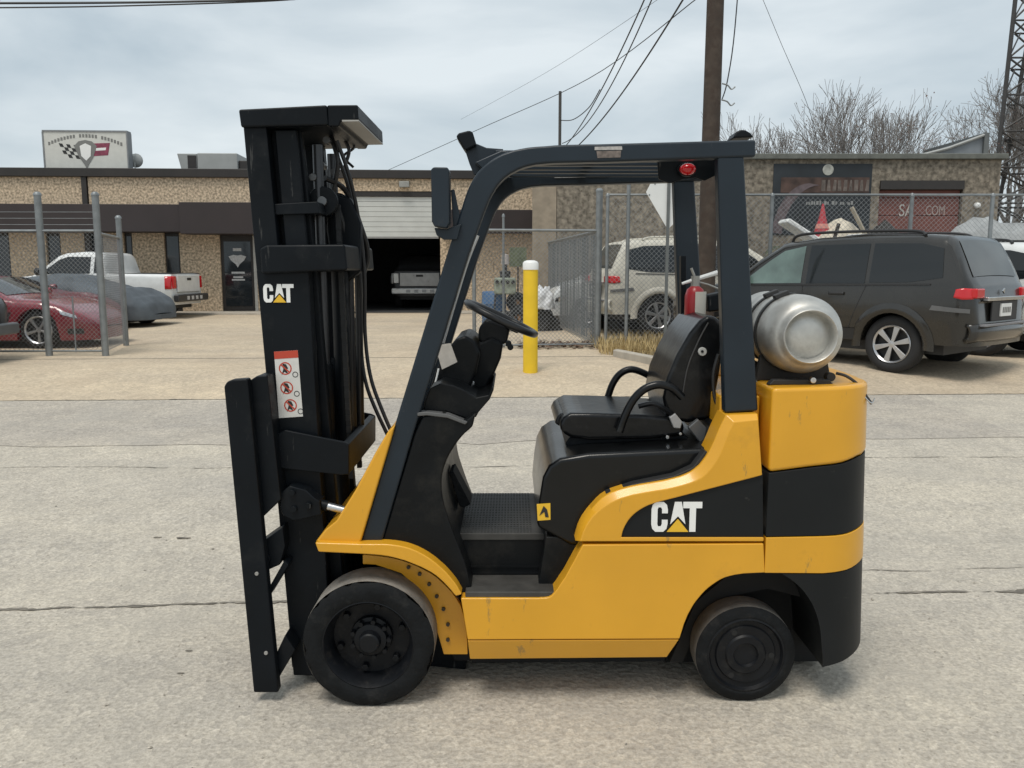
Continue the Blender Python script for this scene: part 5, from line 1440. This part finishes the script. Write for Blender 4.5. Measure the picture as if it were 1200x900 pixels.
suv('white_suv', 'white car cut off by the right edge beyond the dark SUV', (ccx + 2.35, ccy + 1.75, gh(wx_, wy_) + .05), rad(128), WTP, 1.04, 1.0)
sedan('white_van', 'white van with dark windows behind the cream off-roader', (3.2, 20.9, .38), rad(182), WTP, True)

# ================================================================== fences
GALV = mat('galvanised', (.23, .245, .25), .45, metal=.5, var=.15, vscale=8)
WIRE = mat('fence_wire', (.27, .28, .285), .5, metal=.4, var=.1)
def post(t, p, h, r=.045, name='post', dz_=0):
    b = B()
    z0 = p[2] if len(p) > 2 else gh(p[0], p[1])
    b.lathe([(z0 - .05, r), (z0 + h - .03, r), (z0 + h - .03, r + .008), (z0 + h, r + .006), (z0 + h + .03, r * .6), (z0 + h + .035, .001)], (p[0], p[1], 0), 'z', 12)
    return obj(name, b, GALV, t, smooth='auto')
def chain_link(t, a, c, za, zb, pitch=.075, r=.0030):
    """woven diagonal wires between two posts"""
    a, c = Vector((a[0], a[1], 0)), Vector((c[0], c[1], 0))
    Ln = (c - a).length
    u = (c - a).normalized()
    h = zb - za
    b = B()
    k = -h
    while k < Ln:
        for sg_ in (1, -1):
            # line s = k + z  (or mirrored), clipped to [0, Ln] x [0, h]
            z0, z1 = max(0, -k), min(h, Ln - k)
            if z1 - z0 > .02:
                s0, s1 = k + z0, k + z1
                if sg_ == -1: s0, s1 = Ln - s0, Ln - s1
                n_ = Vector((-u.y, u.x, 0)) * (.003 * sg_)
                b.tube([a + u * s0 + n_ + Vector((0, 0, za + z0)), a + u * s1 + n_ + Vector((0, 0, za + z1))], r, 3, caps=False)
        k += pitch
    return tag(obj('wire_mesh', b, WIRE, t), kind='stuff')
def rail(t, a, c, r=.022, name='rail'):
    b = B(); b.tube([a, c], r, 8); return obj(name, b, GALV, t, smooth='auto')

# left fence with barbed wire
lf = thing('chain_link_fence', 'chain-link gate with barbed wire in front of the red sports car', 'fence')
pA, pB, pC = (-7.639, 13.746, 0.356), (-6.709, 13.746, 0.356), (-7.182, 15.523, 0.363)
pA, pB, pC = pA[:2], pB[:2], pC[:2]
pL = (pA[0] - 3.2, pA[1] - .14)
pM = (pA[0] - .92, pA[1] - .04)
g0 = gh(*pA)
for p, h, r in ((pA, 2.62, .055), (pB, 2.62, .055), (pL, 2.62, .05)):
    post(lf, p, h, r)
post(lf, pM, 2.35, .03)
zr = 2.387
for a, c in ((pL, pA), (pA, pB)):
    chain_link(lf, a, c, g0 + .06, zr)
    rail(lf, (*a, zr), (*c, zr), .024, 'top_rail')
    rail(lf, (*a, g0 + .08), (*c, g0 + .08), .016, 'bottom_rail')
    for k, yy in enumerate((247, 254, 261)):
        z_ = zr + (3 - k) * .10
        rail(lf, (*a, z_), (*c, z_), .0045, 'barbed_wire')
m_ = ((pA[0] + pB[0]) / 2 - .02, (pA[1] + pB[1]) / 2)
rail(lf, (*m_, g0 + .06), (*m_, g0 + .98), .014, 'gate_brace')
rf_ = thing('chain_link_fence', 'short chain-link return running back from the left fence post', 'fence')
post(rf_, pC, 2.35, .05)
chain_link(rf_, pB, pC, gh(*pC) + .06, zr - .05)
rail(rf_, (*pB, zr - .03), (*pC, zr - .05), .022, 'top_rail')

# middle fence: closed leaf and the gate leaf that stands open with grey slats
mf = thing('chain_link_fence', 'low chain-link panel across the yard behind the yellow bollard', 'fence')
qa = (-0.672, 14.907)
qb = (1.557, 15.212)
zt_ = 2.456
zt2 = 2.724
g1 = gh(*qb)
post(mf, qa, zt_ - g1, .035)
for px_ in (-0.154,):
    post(mf, (px_, qb[1]), zt2 - g1, .022)
chain_link(mf, qa, qb, g1 + .05, zt_)
rail(mf, (*qa, zt_), (*qb, zt_), .024, 'top_rail')
rail(mf, (*qa, g1 + .06), (*qb, g1 + .06), .016, 'bottom_rail')
og = thing('open_gate', 'long gate leaf with grey slats standing open behind the bollard', 'gate')
ge = (0.912, 22.376)
post(og, qb, 3.168 - g1, .06)
post(og, ge, zt_ - g1, .035)
chain_link(og, qb, ge, g1 + .05, zt_)
rail(og, (*qb, zt_), (*ge, zt_), .026, 'top_rail')
SLT = mat('slat_grey', (.10, .115, .12), .55, var=.2, vscale=3)
u_ = Vector((ge[0] - qb[0], ge[1] - qb[1], 0))
ln_ = u_.length
u_.normalize()
rg = random.Random(8)
ns_ = int(ln_ / .085)
for i in range(ns_):
    if rg.random() < .3: continue
    c0 = Vector((qb[0], qb[1], 0)) + u_ * ((i + .5) * ln_ / ns_)
    b = B(); b.box(-.022, .022, -.003, .003, g1 + .1, zt_ - .04 - rg.random() * .04)
    b.xf(Matrix.Translation(c0) @ Matrix.Rotation(math.atan2(u_.y, u_.x), 4, 'Z'))
    obj('slat', b, SLT, og)

# right fence behind the SUV
rf = thing('chain_link_fence', 'tall chain-link fence in front of the stone building', 'fence')
zr2 = 3.063
xs_ = [qb[0] + .12, 2.041, 3.15, 4.557, 7.004, 8.417, 9.92]
for i, x in enumerate(xs_):
    hh = zr2 - g1 + (.22 if i == 1 else .0)
    post(rf, (x, 14.95), hh, .034 if i else .03)
    if i:
        chain_link(rf, (xs_[i - 1], 14.95), (x, 14.95), g1 + .05, zr2, .085)
        rail(rf, (xs_[i - 1], 14.95, zr2), (x, 14.95, zr2), .02, 'top_rail')

# ================================================================== street furniture
bo_ = (0.263, 11.92, 0.311)
bl = thing('bollard', 'yellow steel bollard with white domed cap beside the driveway', 'bollard', bo_)
hb_ = 1.887 - bo_[2]
b = B(); b.lathe([(-.05, .105), (hb_ - .10, .105)], (0, 0, 0), 'z', 28); obj('pipe', b, mat('bollard_yellow', (.80, .53, .02), .5, var=.08, vscale=4, col2=(.66, .42, .03), c2pos=(.6, .8)), bl, smooth='auto')
b = B(); b.lathe([(hb_ - .12, .112), (hb_ - .03, .112), (hb_ - .005, .095), (hb_ + .01, .06), (hb_ + .014, .001)], (0, 0, 0), 'z', 28); obj('cap', b, WHT, bl, smooth='auto', angle=60)

ys = thing('yield_sign', 'back of a white triangular road sign on thin grey post', 'sign', (2.313, 12.6, gh(2.3, 12.6)))
sq = [(1.981, 2.902), (2.06, 3.061), (2.585, 3.123), (2.664, 3.012), (2.402, 2.444), (2.316, 2.357)]
b = B(); b.prism([(p[0] - ys.location.x, p[1] - ys.location.z) for p in sq], .03, .034); obj('sign_plate', b, mat('sign_back', (.72, .73, .72), .45, var=.03), ys)
b = B(); b.box(-.022, .022, .0, .028, 0, sq[2][1] - ys.location.z - .02); obj('post', b, mat('post_grey', (.14, .15, .15), .5, metal=.4), ys)
for p in sq[:2] + [sq[4]]:
    b = B(); b.lathe([(.024, .012), (.03, .012)], (p[0] - ys.location.x + .05, 0, p[1] - ys.location.z - .04), 'y', 8); obj('bolt', b, GALV, ys)

WOOD = mat('pole_wood', (.062, .047, .037), .9, var=.35, vscale=5, bump=.6, bscale=12, col2=(.05, .035, .027), c2pos=(.45, .6), c2scale=7)
px0 = 2.984, 3.321
pz = 6.743
up_ = thing('utility_pole', 'tall brown wooden utility pole rising behind the forklift', 'pole', (3.203, 13.9, .36))
b = B(); b.tube([(0, 0, -.1), (0, 0, 3), (.02, 0, 9.5)], [.15, .142, .122], 20); pb = obj('shaft', b, WOOD, up_, smooth='auto')
for zz in (4.1, 4.35):
    b = B(); b.tube(spline([(.15, -.02, zz), (.24, -.03, zz - .03), (.3, -.03, zz - .09), (.36, -.03, zz - .05)], 4), .012, 6); obj('step_hook', b, GALV, up_)
b = B(); b.tube(spline([(.42, .0, 9), (.40, 0, 7), (.33, 0, 5.2), (.24, 0, 4.4), (.16, 0, 4.1)], 5), .010, 6); obj('down_cable', b, LBLK, up_)
b = B(); b.box(-.9, .9, -.06, .06, 8.7, 8.85); obj('crossarm', b, WOOD, up_, bevel=.01)
sv = thing('service_mast', 'thin service pipe standing on the roof, wires reaching it', 'pole', (1.276, 23, 4.2))
b = B(); b.tube([(0, 0, 0), (0, 0, 6.437 - 4.2)], .04, 8); obj('pipe', b, mat('pipe_dark', (.06, .055, .05), .5), sv, smooth='auto')
b = B(); b.tube([(0, -.05, .1), (-.25, -.05, -.3)], .03, 6); obj('stay', b, MATS['pipe_dark'], sv)

CAB = mat('cable', (.03, .03, .032), .5, var=0)
def wire(label, pts, r, sag=0.0):
    P_ = [Vector(p) for p in pts]
    if len(P_) == 2:
        a, c = P_
        P_ = [a.lerp(c, k / 24) + Vector((0, 0, -sag * 4 * (k / 24) * (1 - k / 24))) for k in range(25)]
    else:
        P_ = spline(pts, 8)
    b = B(); b.tube(P_, r, 5)
    tag(obj('overhead_wire', b, CAB), label, 'wire', 'overhead wires')
def wp(p, Y): return (p[0], Y, p[1])
wire('black wire sloping from top of picture down to left of service pipe end', [wp((1.401, 4.982), 22.8), wp((2.107, 6.067), 13)], .012, .25)
wire('black wire beside its twin sloping down to the service pipe', [wp((1.339, 5.084), 22.9), wp((2.242, 6.133), 13.2)], .011, .5)
wire('thicker black wire sloping down nearest to the utility pole', [wp((1.695, 4.94), 22.5), wp((2.663, 5.948), 13)], .015, .2)
wire('short slack wire hooked to the thin service pipe', [wp((1.294, 5.694), 23), wp((1.563, 5.545), 22), wp((1.818, 5.561), 20.5), wp((1.923, 5.663), 19)], .012)
wire('long grey wire crossing the sky from roof level up to pole', [wp((-5.418, 5.436), 34), wp((-1.028, 5.931), 26), wp((1.765, 6.113), 20), wp((3.009, 6.089), 14)], .009)
wire('faint upper wire crossing the sky above the long grey one', [wp((-3.553, 12.047), 60), wp((1.646, 11.156), 42), wp((4.611, 10.245), 28), wp((5.088, 9.914), 24)], .007)
wire('near pair upper wire in top left corner of sky', [wp((-10.236, 6.558), 16), wp((-6.823, 6.573), 16), wp((-3.952, 6.632), 16)], .022)
wire('near pair lower wire in top left corner of sky', [wp((-10.243, 6.477), 16), wp((-7.448, 6.506), 16), wp((-4.341, 6.602), 16), wp((-3.097, 6.735), 16)], .014)
wire('thin wire slanting down right of the utility pole', [wp((8.29, 11.4), 30), wp((9.216, 9.46), 30), wp((10.288, 7.257), 30), wp((10.792, 5.472), 30)], .009)

# lattice tower at the right edge
tw = thing('lattice_tower', 'dark steel lattice tower at the right edge of the picture', 'tower', (0, 38, .42))
TWM = mat('tower_steel', (.045, .043, .042), .6, var=.2)
A0, A1 = (21.378, 3.482), (21.736, 13.965)
Bx0, Bx1 = A0[0] + 3.4, A1[0] + 1.5
for (dy, s) in ((0, 0), (3, 1.9)):
    for (x0, x1, xx) in ((A0[0] + s, A1[0] + s, 0), (Bx0 + s, Bx1 + s, 0)):
        b = B(); b.tube([(x0 - (x1 - x0) / (A1[1] - A0[1]) * A0[1], dy, 0), (x0, dy, A0[1] - .42), (x1, dy * .6, A1[1] - .42)], .09, 6); obj('tower_leg', b, TWM, tw)
nb = 9
for i in range(nb):
    t0, t1 = i / nb, (i + 1) / nb
    za, zb_ = -.4 + (A1[1]) * t0, -.4 + (A1[1]) * t1
    gx_ = (A1[0] - A0[0]) / (A1[1] - A0[1])
    hx_ = (Bx1 - Bx0) / (A1[1] - A0[1])
    f = lambda t: (A0[0] + gx_ * (A1[1] * t - A0[1]), Bx0 + hx_ * (A1[1] * t - A0[1]))
    a, c = f(t0), f(t1)
    for dy in (0, 3 - 1.2 * t0):
        for p, q in (((a[0], za), (c[1], zb_)), ((a[1], za), (c[0], zb_)), ((c[0], zb_), (c[1], zb_))):
            b = B(); b.tube([(p[0] + dy * .63, dy, p[1]), (q[0] + dy * .63, dy, q[1])], .045, 5); obj('brace', b, TWM, tw)
    for xi in (0, 1):
        b = B(); b.tube([(a[xi], 0, za), (c[xi] + 1.5, 3 - 1.2 * t1, zb_)], .035, 5); obj('brace', b, TWM, tw)

# ================================================================== bare trees
BARK = mat('bark', (.13, .105, .088), .9, var=.3, vscale=6)
TWIG = mat('twigs', (.22, .20, .185), .9, var=.2, vscale=3)
LEAFD = mat('dead_leaf', (.10, .05, .035), .8, var=.4, vscale=9)
def bare_tree(name, label, loc, h, seed, spread=.55, up=.55, leaves=0, trunk_h=.28, lim=5, group='bare trees behind the stone building', nbr=(3, 4)):
    rg = random.Random(seed)
    t = thing(name, label, 'tree', loc, group=None)
    tb, cb = B(), B()
    ends = []
    def grow(p, d, L_, r, lev):
        n = 3
        pts = [p.copy()]
        rs = [r]
        q, dd = p.copy(), d.copy()
        for k in range(n):
            dd = (dd + Vector((rg.gauss(0, .13), rg.gauss(0, .13), rg.gauss(.04, .08)))).normalized()
            q = q + dd * (L_ / n)
            pts.append(q.copy())
            rs.append(max(.006, r * (1 - .42 * (k + 1) / n)))
        (tb if lev == 0 else cb).tube(pts, rs, 7 if lev < 2 else (4 if lev < 3 else 3), caps=False)
        if lev >= lim:
            ends.append(q)
            return
        kids = rg.randint(*nbr) + (2 if lev == 0 else 0)
        for i in range(kids):
            a = rg.uniform(0, 2 * math.pi)
            s_ = spread * rg.uniform(.45, 1.1)
            u = dd.orthogonal().normalized()
            w = dd.cross(u)
            nd = (dd + (u * math.cos(a) + w * math.sin(a)) * s_ * 1.6 + Vector((0, 0, up * .35))).normalized()
            st = pts[-1] if (lev == 0 or i < 2) else pts[rg.randint(1, n)]
            grow(st, nd, L_ * rg.uniform(.62, .86), rs[-1] * rg.uniform(.55, .8), lev + 1)
    grow(Vector((0, 0, -.1)), Vector((0, 0, 1)), h * trunk_h, h * .02, 0)
    zm = max(v.co.z for v in cb.bm.verts)
    S_ = Matrix.Scale(h / zm, 4)
    tb.xf(S_); cb.xf(S_)
    ends = [e * (h / zm) for e in ends]
    obj('trunk', tb, BARK, t, smooth=True)
    cr2 = obj('crown', cb, TWIG, t, smooth=True)
    if leaves:
        lb_ = B()
        for e in rg.sample(ends, min(leaves, len(ends))):
            for k in range(3):
                c = e + Vector((rg.gauss(0, .12), rg.gauss(0, .12), rg.gauss(0, .12)))
                a = Vector((rg.gauss(0, 1), rg.gauss(0, 1), rg.gauss(0, 1))).normalized() * .05
                bb = a.orthogonal().normalized() * .03
                lb_.bm.faces.new([lb_.bm.verts.new(c + v) for v in (a, bb, -a, -bb)])
        tag(obj('dead_leaves', lb_, LEAFD, cr2), kind='stuff')
    return t
gtree = 'bare trees behind the stone building'
for i, (px_, Y_, top_, sd_, lv, sp, lab) in enumerate((
        ((12.301, 4.809), 36, (12.133, 8.352), 11, 0, .30, 'bare tree with upright branches just right of the guard'),
        ((13.848, 4.809), 36, (13.614, 9.172), 23, 0, .40, 'tall bare tree behind the moon of the mural'),
        ((14.777, 4.641), 34, (14.516, 8.954), 37, 60, .45, 'bare tree with clusters of brown leaves above garage door'),
        ((18.528, 4.977), 38, (18.274, 8.717), 41, 160, .5, 'smaller bare tree with reddish leaves beside the shed roof'),
        ((26.202, 5.482), 44, (25.004, 11.603), 53, 200, .55, 'dense dark tree tangled around the lattice tower'))):
    h_ = top_[1] - .42
    bare_tree('bare_tree', lab, (px_[0], Y_, .42), h_ * (1.02 if i < 4 else 1.0), sd_, sp, .75, lv, .24 if i < 4 else .2, 5 if i < 4 else 6)

# ================================================================== junk in the yard
def lump(name, label, cat, loc, size, m, seed, rough=.25, flat=1.0):
    """a heap with an uneven, creased surface"""
    bm = bmesh.new()
    bmesh.ops.create_icosphere(bm, subdivisions=4, radius=1)
    for v in bm.verts:
        n_ = v.co.copy()
        q = 1 + rough * noise.noise(n_ * 1.7 + Vector((seed, 0, 0))) + rough * .6 * noise.noise(n_ * 4.3 + Vector((0, seed, 0)))
        v.co = Vector((n_.x * size[0], n_.y * size[1], max(n_.z, -.15) * size[2])) * q
    o = obj(name, bm, m, None, smooth=True)
    o.location = loc
    return tag(o, label, cat)
def yp(px_, Y_, z=None): return (px_[0], Y_, px_[1] if z is None else z)
STRAW = mat('tarp_cream', (.56, .50, .40), .8, var=.2, vscale=5, bump=.4, bscale=6)
lump('tarp_heap', 'cream tarp heap rising above the SUV roof under the cone', 'heap', (6.984, 18.5, 1.2), (1.15, .8, 1.55), STRAW, 3, .2)
b = B(); b.lathe([(0, .20), (.03, .19), (.42, .075), (.72, .02), (.73, .001)], (0, 0, 0), 'z', 18)
cn = thing('traffic_cone', 'faded red traffic cone on top of the cream tarp heap', 'cone', (6.674, 18.3, 2.436))
obj('cone_body', b, mat('cone_red', (.42, .04, .05), .5, var=.15), cn, smooth='auto')
b = B(); b.box(-.26, .26, -.26, .26, -.03, 0); obj('cone_base', b, LBLK, cn, bevel=.01)
b = B(); b.lathe([(.2, .139), (.2, .146), (.3, .117), (.3, .110)], (0, 0, 0), 'z', 18, closed=True); obj('reflective_band', b, mat('band_pink', (.6, .25, .2), .4), cn)
b = B(); p0, p1 = (7.25, 3.079), (7.616, 2.433); b.tube([(p0[0], 18.2, p0[1]), (p1[0], 18.2, p1[1]), (p1[0] + .6, 18.2, .4)], .045, 6)
tag(obj('timber_pole', b, mat('timber', (.38, .33, .25), .8)), 'pale timber pole leaning behind the SUV roof', 'pole')
b = B(); p0, p1 = (6.15, 2.623), (6.03, 2.147); b.tube([(p0[0], 16, p0[1]), (p1[0], 16, p1[1]), (p1[0] - .2, 16, .4)], .035, 6)
tag(obj('steel_bar', b, mat('rusty_bar', (.05, .04, .035), .8)), 'dark steel bar standing in front of the cream tarp heap', 'bar')
b = B(); b.box(-.42, .42, -.3, .3, -.05, .05); b.xf(Matrix.Rotation(rad(32), 4, 'Y'))
o = tag(obj('bent_sheet_metal', b, WHT, bevel=.03), 'white curved body panel lying tilted left of the tarp heap', 'panel'); o.location = (5.774, 17, 2.508)
b = B(); b.box(6.568, 7.627, 0, .5, 2.361 - .1, 2.441)
o = tag(obj('white_board', b, WHT, bevel=.03), 'long white board lying behind the SUV roof rail', 'board'); o.location = (0, 16.2, 0)
b = B(); b.box(-1.4, 1.4, .1, .6, 0, 2.361 - .52); o = tag(obj('scrap_rack', b, mat('rack_rust', (.07, .05, .04), .8, var=.4, vscale=5), bevel=.02), 'rusty low rack holding the white board behind the SUV', 'rack'); o.location = (7.008, 16.1, .38)
lump('grey_tarp', 'light grey crumpled tarp behind the SUV tailgate', 'tarp', (9.789, 17.2, 1.25), (1.25, .8, 1.55), mat('tarp_grey', (.30, .31, .31), .7, var=.2, vscale=5, bump=.4, bscale=8), 9, .22)
lump('dark_heap', 'dark scrap heap left of red brown garage door', 'heap', (8.539, 19.5, .6), (1.3, .8, 1.95), mat('scrap_dark', (.03, .028, .026), .8, var=.4, vscale=7, bump=.6, bscale=12), 15, .45)
lump('green_heap', 'brown and green brush heap at foot of the mural', 'heap', (6.447, 20, .5), (1.3, .8, 1.55), mat('brush_mix', (.10, .09, .06), .9, var=.5, vscale=9, bump=.8, bscale=16, col2=(.03, .08, .045), c2pos=(.5, .6), c2scale=5), 21, .4)

# odds and ends behind the closed chain-link panel
Yj = 19.6
def jx(px_): return px_
dr = thing('blue_drum', 'blue plastic drum behind the chain-link panel', 'drum', (-0.418, 19.6, .38))
b = B(); b.lathe([(0, .26), (.02, .285), (.28, .285), (.30, .295), (.32, .285), (.58, .285), (.60, .295), (.62, .285), (.86, .28), (.88, .26), (.88, .001)], (0, 0, 0), 'z', 28); obj('drum_body', b, mat('drum_blue', (.05, .12, .24), .45, var=.15), dr, smooth='auto', angle=50)
b = B(); b.lathe([(.88, .04), (.90, .04), (.90, .001)], (.15, 0, 0), 'z', 12); obj('bung', b, LBLK, dr)
en = thing('engine_block', 'greenish engine block on a stand behind the chain-link panel', 'engine', (-0.158, 19.4, .38))
b = B(); b.box(-.25, .25, -.2, .2, .82, 1.2); blk = obj('block', b, mat('engine_green', (.24, .27, .21), .6, var=.4, vscale=9), en, bevel=.04)
for k in range(4):
    b = B(); b.lathe([(-.24, .045), (-.19, .045)], (-.18 + k * .12, 0, 1.1), 'y', 10); obj('port', b, LBLK, en)
b = B(); b.lathe([(1.2, .12), (1.34, .13), (1.36, .05), (1.5, .05), (1.5, .001)], (0, 0, 0), 'z', 14); obj('air_cleaner', b, mat('engine_dark', (.03, .03, .032), .6), en, smooth='auto')
b = B(); b.lathe([(1.5, .09), (1.72, .08), (1.74, .001)], (0, .02, 0), 'z', 14); obj('pale_canister', b, mat('canister', (.42, .38, .36), .6), en, smooth='auto')
for sx_ in (-.22, .22):
    for sy_ in (-.18, .18):
        b = B(); b.tube([(sx_, sy_, .82), (sx_ * 1.3, sy_ * 1.3, 0)], .025, 6); obj('stand_leg', b, MATS['engine_dark'], en)
def tyre(label, loc, R_, tilt=0, rz=0):
    t = thing('discarded_tyre', label, 'tyre', loc, rz, 'old tyres behind the chain-link panel')
    b = B(); b.lathe([(.09 * math.sin(a), R_ - .1 + .1 * math.cos(a)) for a in [2 * math.pi * k / 12 for k in range(12)]], (0, 0, R_), 'y', 28, closed=True); obj('casing', b, TYR, t, smooth=True)
    b = B(); b.lathe([(.03, R_ * .55), (-.02, R_ * .5), (-.03, .001)], (0, 0, R_), 'y', 20); obj('rim', b, mat('rust_rim', (.22, .12, .06), .7, var=.4, vscale=9), t, smooth='auto')
    t.rotation_euler = (tilt, 0, rz)
tyre('rusty-rimmed tyre leaning in front of the blue drum', (-0.155, 18.9, .38), .24, rad(-12), .1)
tyre('black tyre standing beside the yellow bollard top', (0.116, 19.2, .38), .28, rad(-10), -.5)
tyre('upper black tyre stacked behind the bollard', (0.138, 19.5, .75), .26, rad(-15), .4)
lump('white_bag', 'crumpled white plastic bag right of the yellow bollard', 'bag', (0.714, 19, .95), (.24, .2, .42), mat('bag_white', (.62, .63, .64), .5, var=.1, bump=.5, bscale=9), 5, .35)
lump('dark_bin_heap', 'dark rubbish heap under the white bag by the gate', 'heap', (0.658, 19.3, .4), (.4, .3, .55), MATS['scrap_dark'], 8, .4)
cb_ = thing('notice_board', 'small green notice board behind bollard on tan wall', 'board', (0.141, 19.9, .38))
b = B(); b.box(-.2, .2, 0, .03, 1.45, 1.9); obj('board', b, mat('board_green', (.12, .14, .08), .7, var=.4, vscale=9), cb_)
b = B(); b.tube([(0, .02, 0), (0, .02, 1.5)], .02, 6); obj('board_post', b, TRIM, cb_)

# ------------------------------------------------------------------ verge: kerb and dry grass
k0, k1 = (1.65, 13.635, 0.353), (2.314, 11.846, 0.296)
b = B()
b.slab([(k0[0], k0[1]), (k1[0], k1[1]), (k1[0] + .1, k1[1] + .16), (k0[0] + .1, k0[1] + .16)], .30, .47)
tag(obj('kerb', b, SIDEW, bevel=.02), kind='structure')
rg = random.Random(77)
b = B()
for i in range(5200):
    t = rg.random()
    x = k0[0] - .15 + rg.uniform(0, 3.4)
    y = k0[1] + .25 + rg.uniform(0, 1.9) - .15 * (x - k0[0]) * .5
    if rg.random() > .35 + .65 * (noise.noise(Vector((x * 2, y * 2, 0))) + .5): continue
    h_ = rg.uniform(.10, .34)
    a = rg.uniform(0, 6.28)
    lean = rg.uniform(.05, .22)
    w = .006
    p = Vector((x, y, gh(x, y) - .01))
    e = p + Vector((math.cos(a) * lean, math.sin(a) * lean, h_))
    md_ = p.lerp(e, .55) + Vector((0, 0, h_ * .12))
    s_ = Vector((math.sin(a), -math.cos(a), 0)) * w
    v = [b.bm.verts.new(q) for q in (p - s_, p + s_, md_ + s_ * .8, md_ - s_ * .8, e)]
    b.bm.faces.new(v[:4]); b.bm.faces.new((v[3], v[2], v[4]))
tag(obj('dry_grass', b, mat('straw', (.46, .35, .17), .8, var=.3, vscale=6)), 'dry straw coloured grass on verge behind the forklift seat', 'grass', kind='stuff')
b = B()
for i in range(900):
    x = rg.uniform(.1, 3.4); y = rg.uniform(15.3, 16.2) if rg.random() < .7 else rg.uniform(14.8, 15.3)
    a = rg.uniform(0, 6.28); r_ = rg.uniform(.03, .08)
    c = Vector((x, y, gh(x, y) + rg.uniform(.005, .06)))
    u = Vector((math.cos(a), math.sin(a), rg.uniform(-.3, .3))) * r_
    w = Vector((-math.sin(a), math.cos(a), rg.uniform(-.3, .3))) * r_ * .5
    b.bm.faces.new([b.bm.verts.new(c + q) for q in (u, w, -u, -w)])
tag(obj('leaf_litter', b, mat('litter', (.14, .085, .055), .9, var=.5, vscale=11)), 'brown dead leaves blown against the foot of the fence', 'leaves', kind='stuff')

# loose stones on the road
rg = random.Random(31)
b = B()
for i in range(1700):
    x, y = rg.uniform(-4.5, 4.5), 2.3 + 7.5 * rg.random() ** 1.6
    s_ = rg.uniform(.002, .006) * (1.8 if rg.random() < .06 else 1)
    c = Vector((x, y, gh(x, y) + s_ * .4))
    vv = [b.bm.verts.new(c + Vector((q[0] * s_ * rg.uniform(.6, 1.4), q[1] * s_ * rg.uniform(.6, 1.4), q[2] * s_ * rg.uniform(.5, 1)))) for q in ((1, 0, 0), (0, 1, 0), (-1, 0, 0), (0, -1, 0), (0, 0, 1))]
    for k in range(4): b.bm.faces.new((vv[k], vv[(k + 1) % 4], vv[4]))
tag(obj('loose_grit', b, mat('grit', (.42, .38, .32), .9, var=.6, vscale=40)), 'loose grit and small stones scattered over the road', 'grit', kind='stuff')
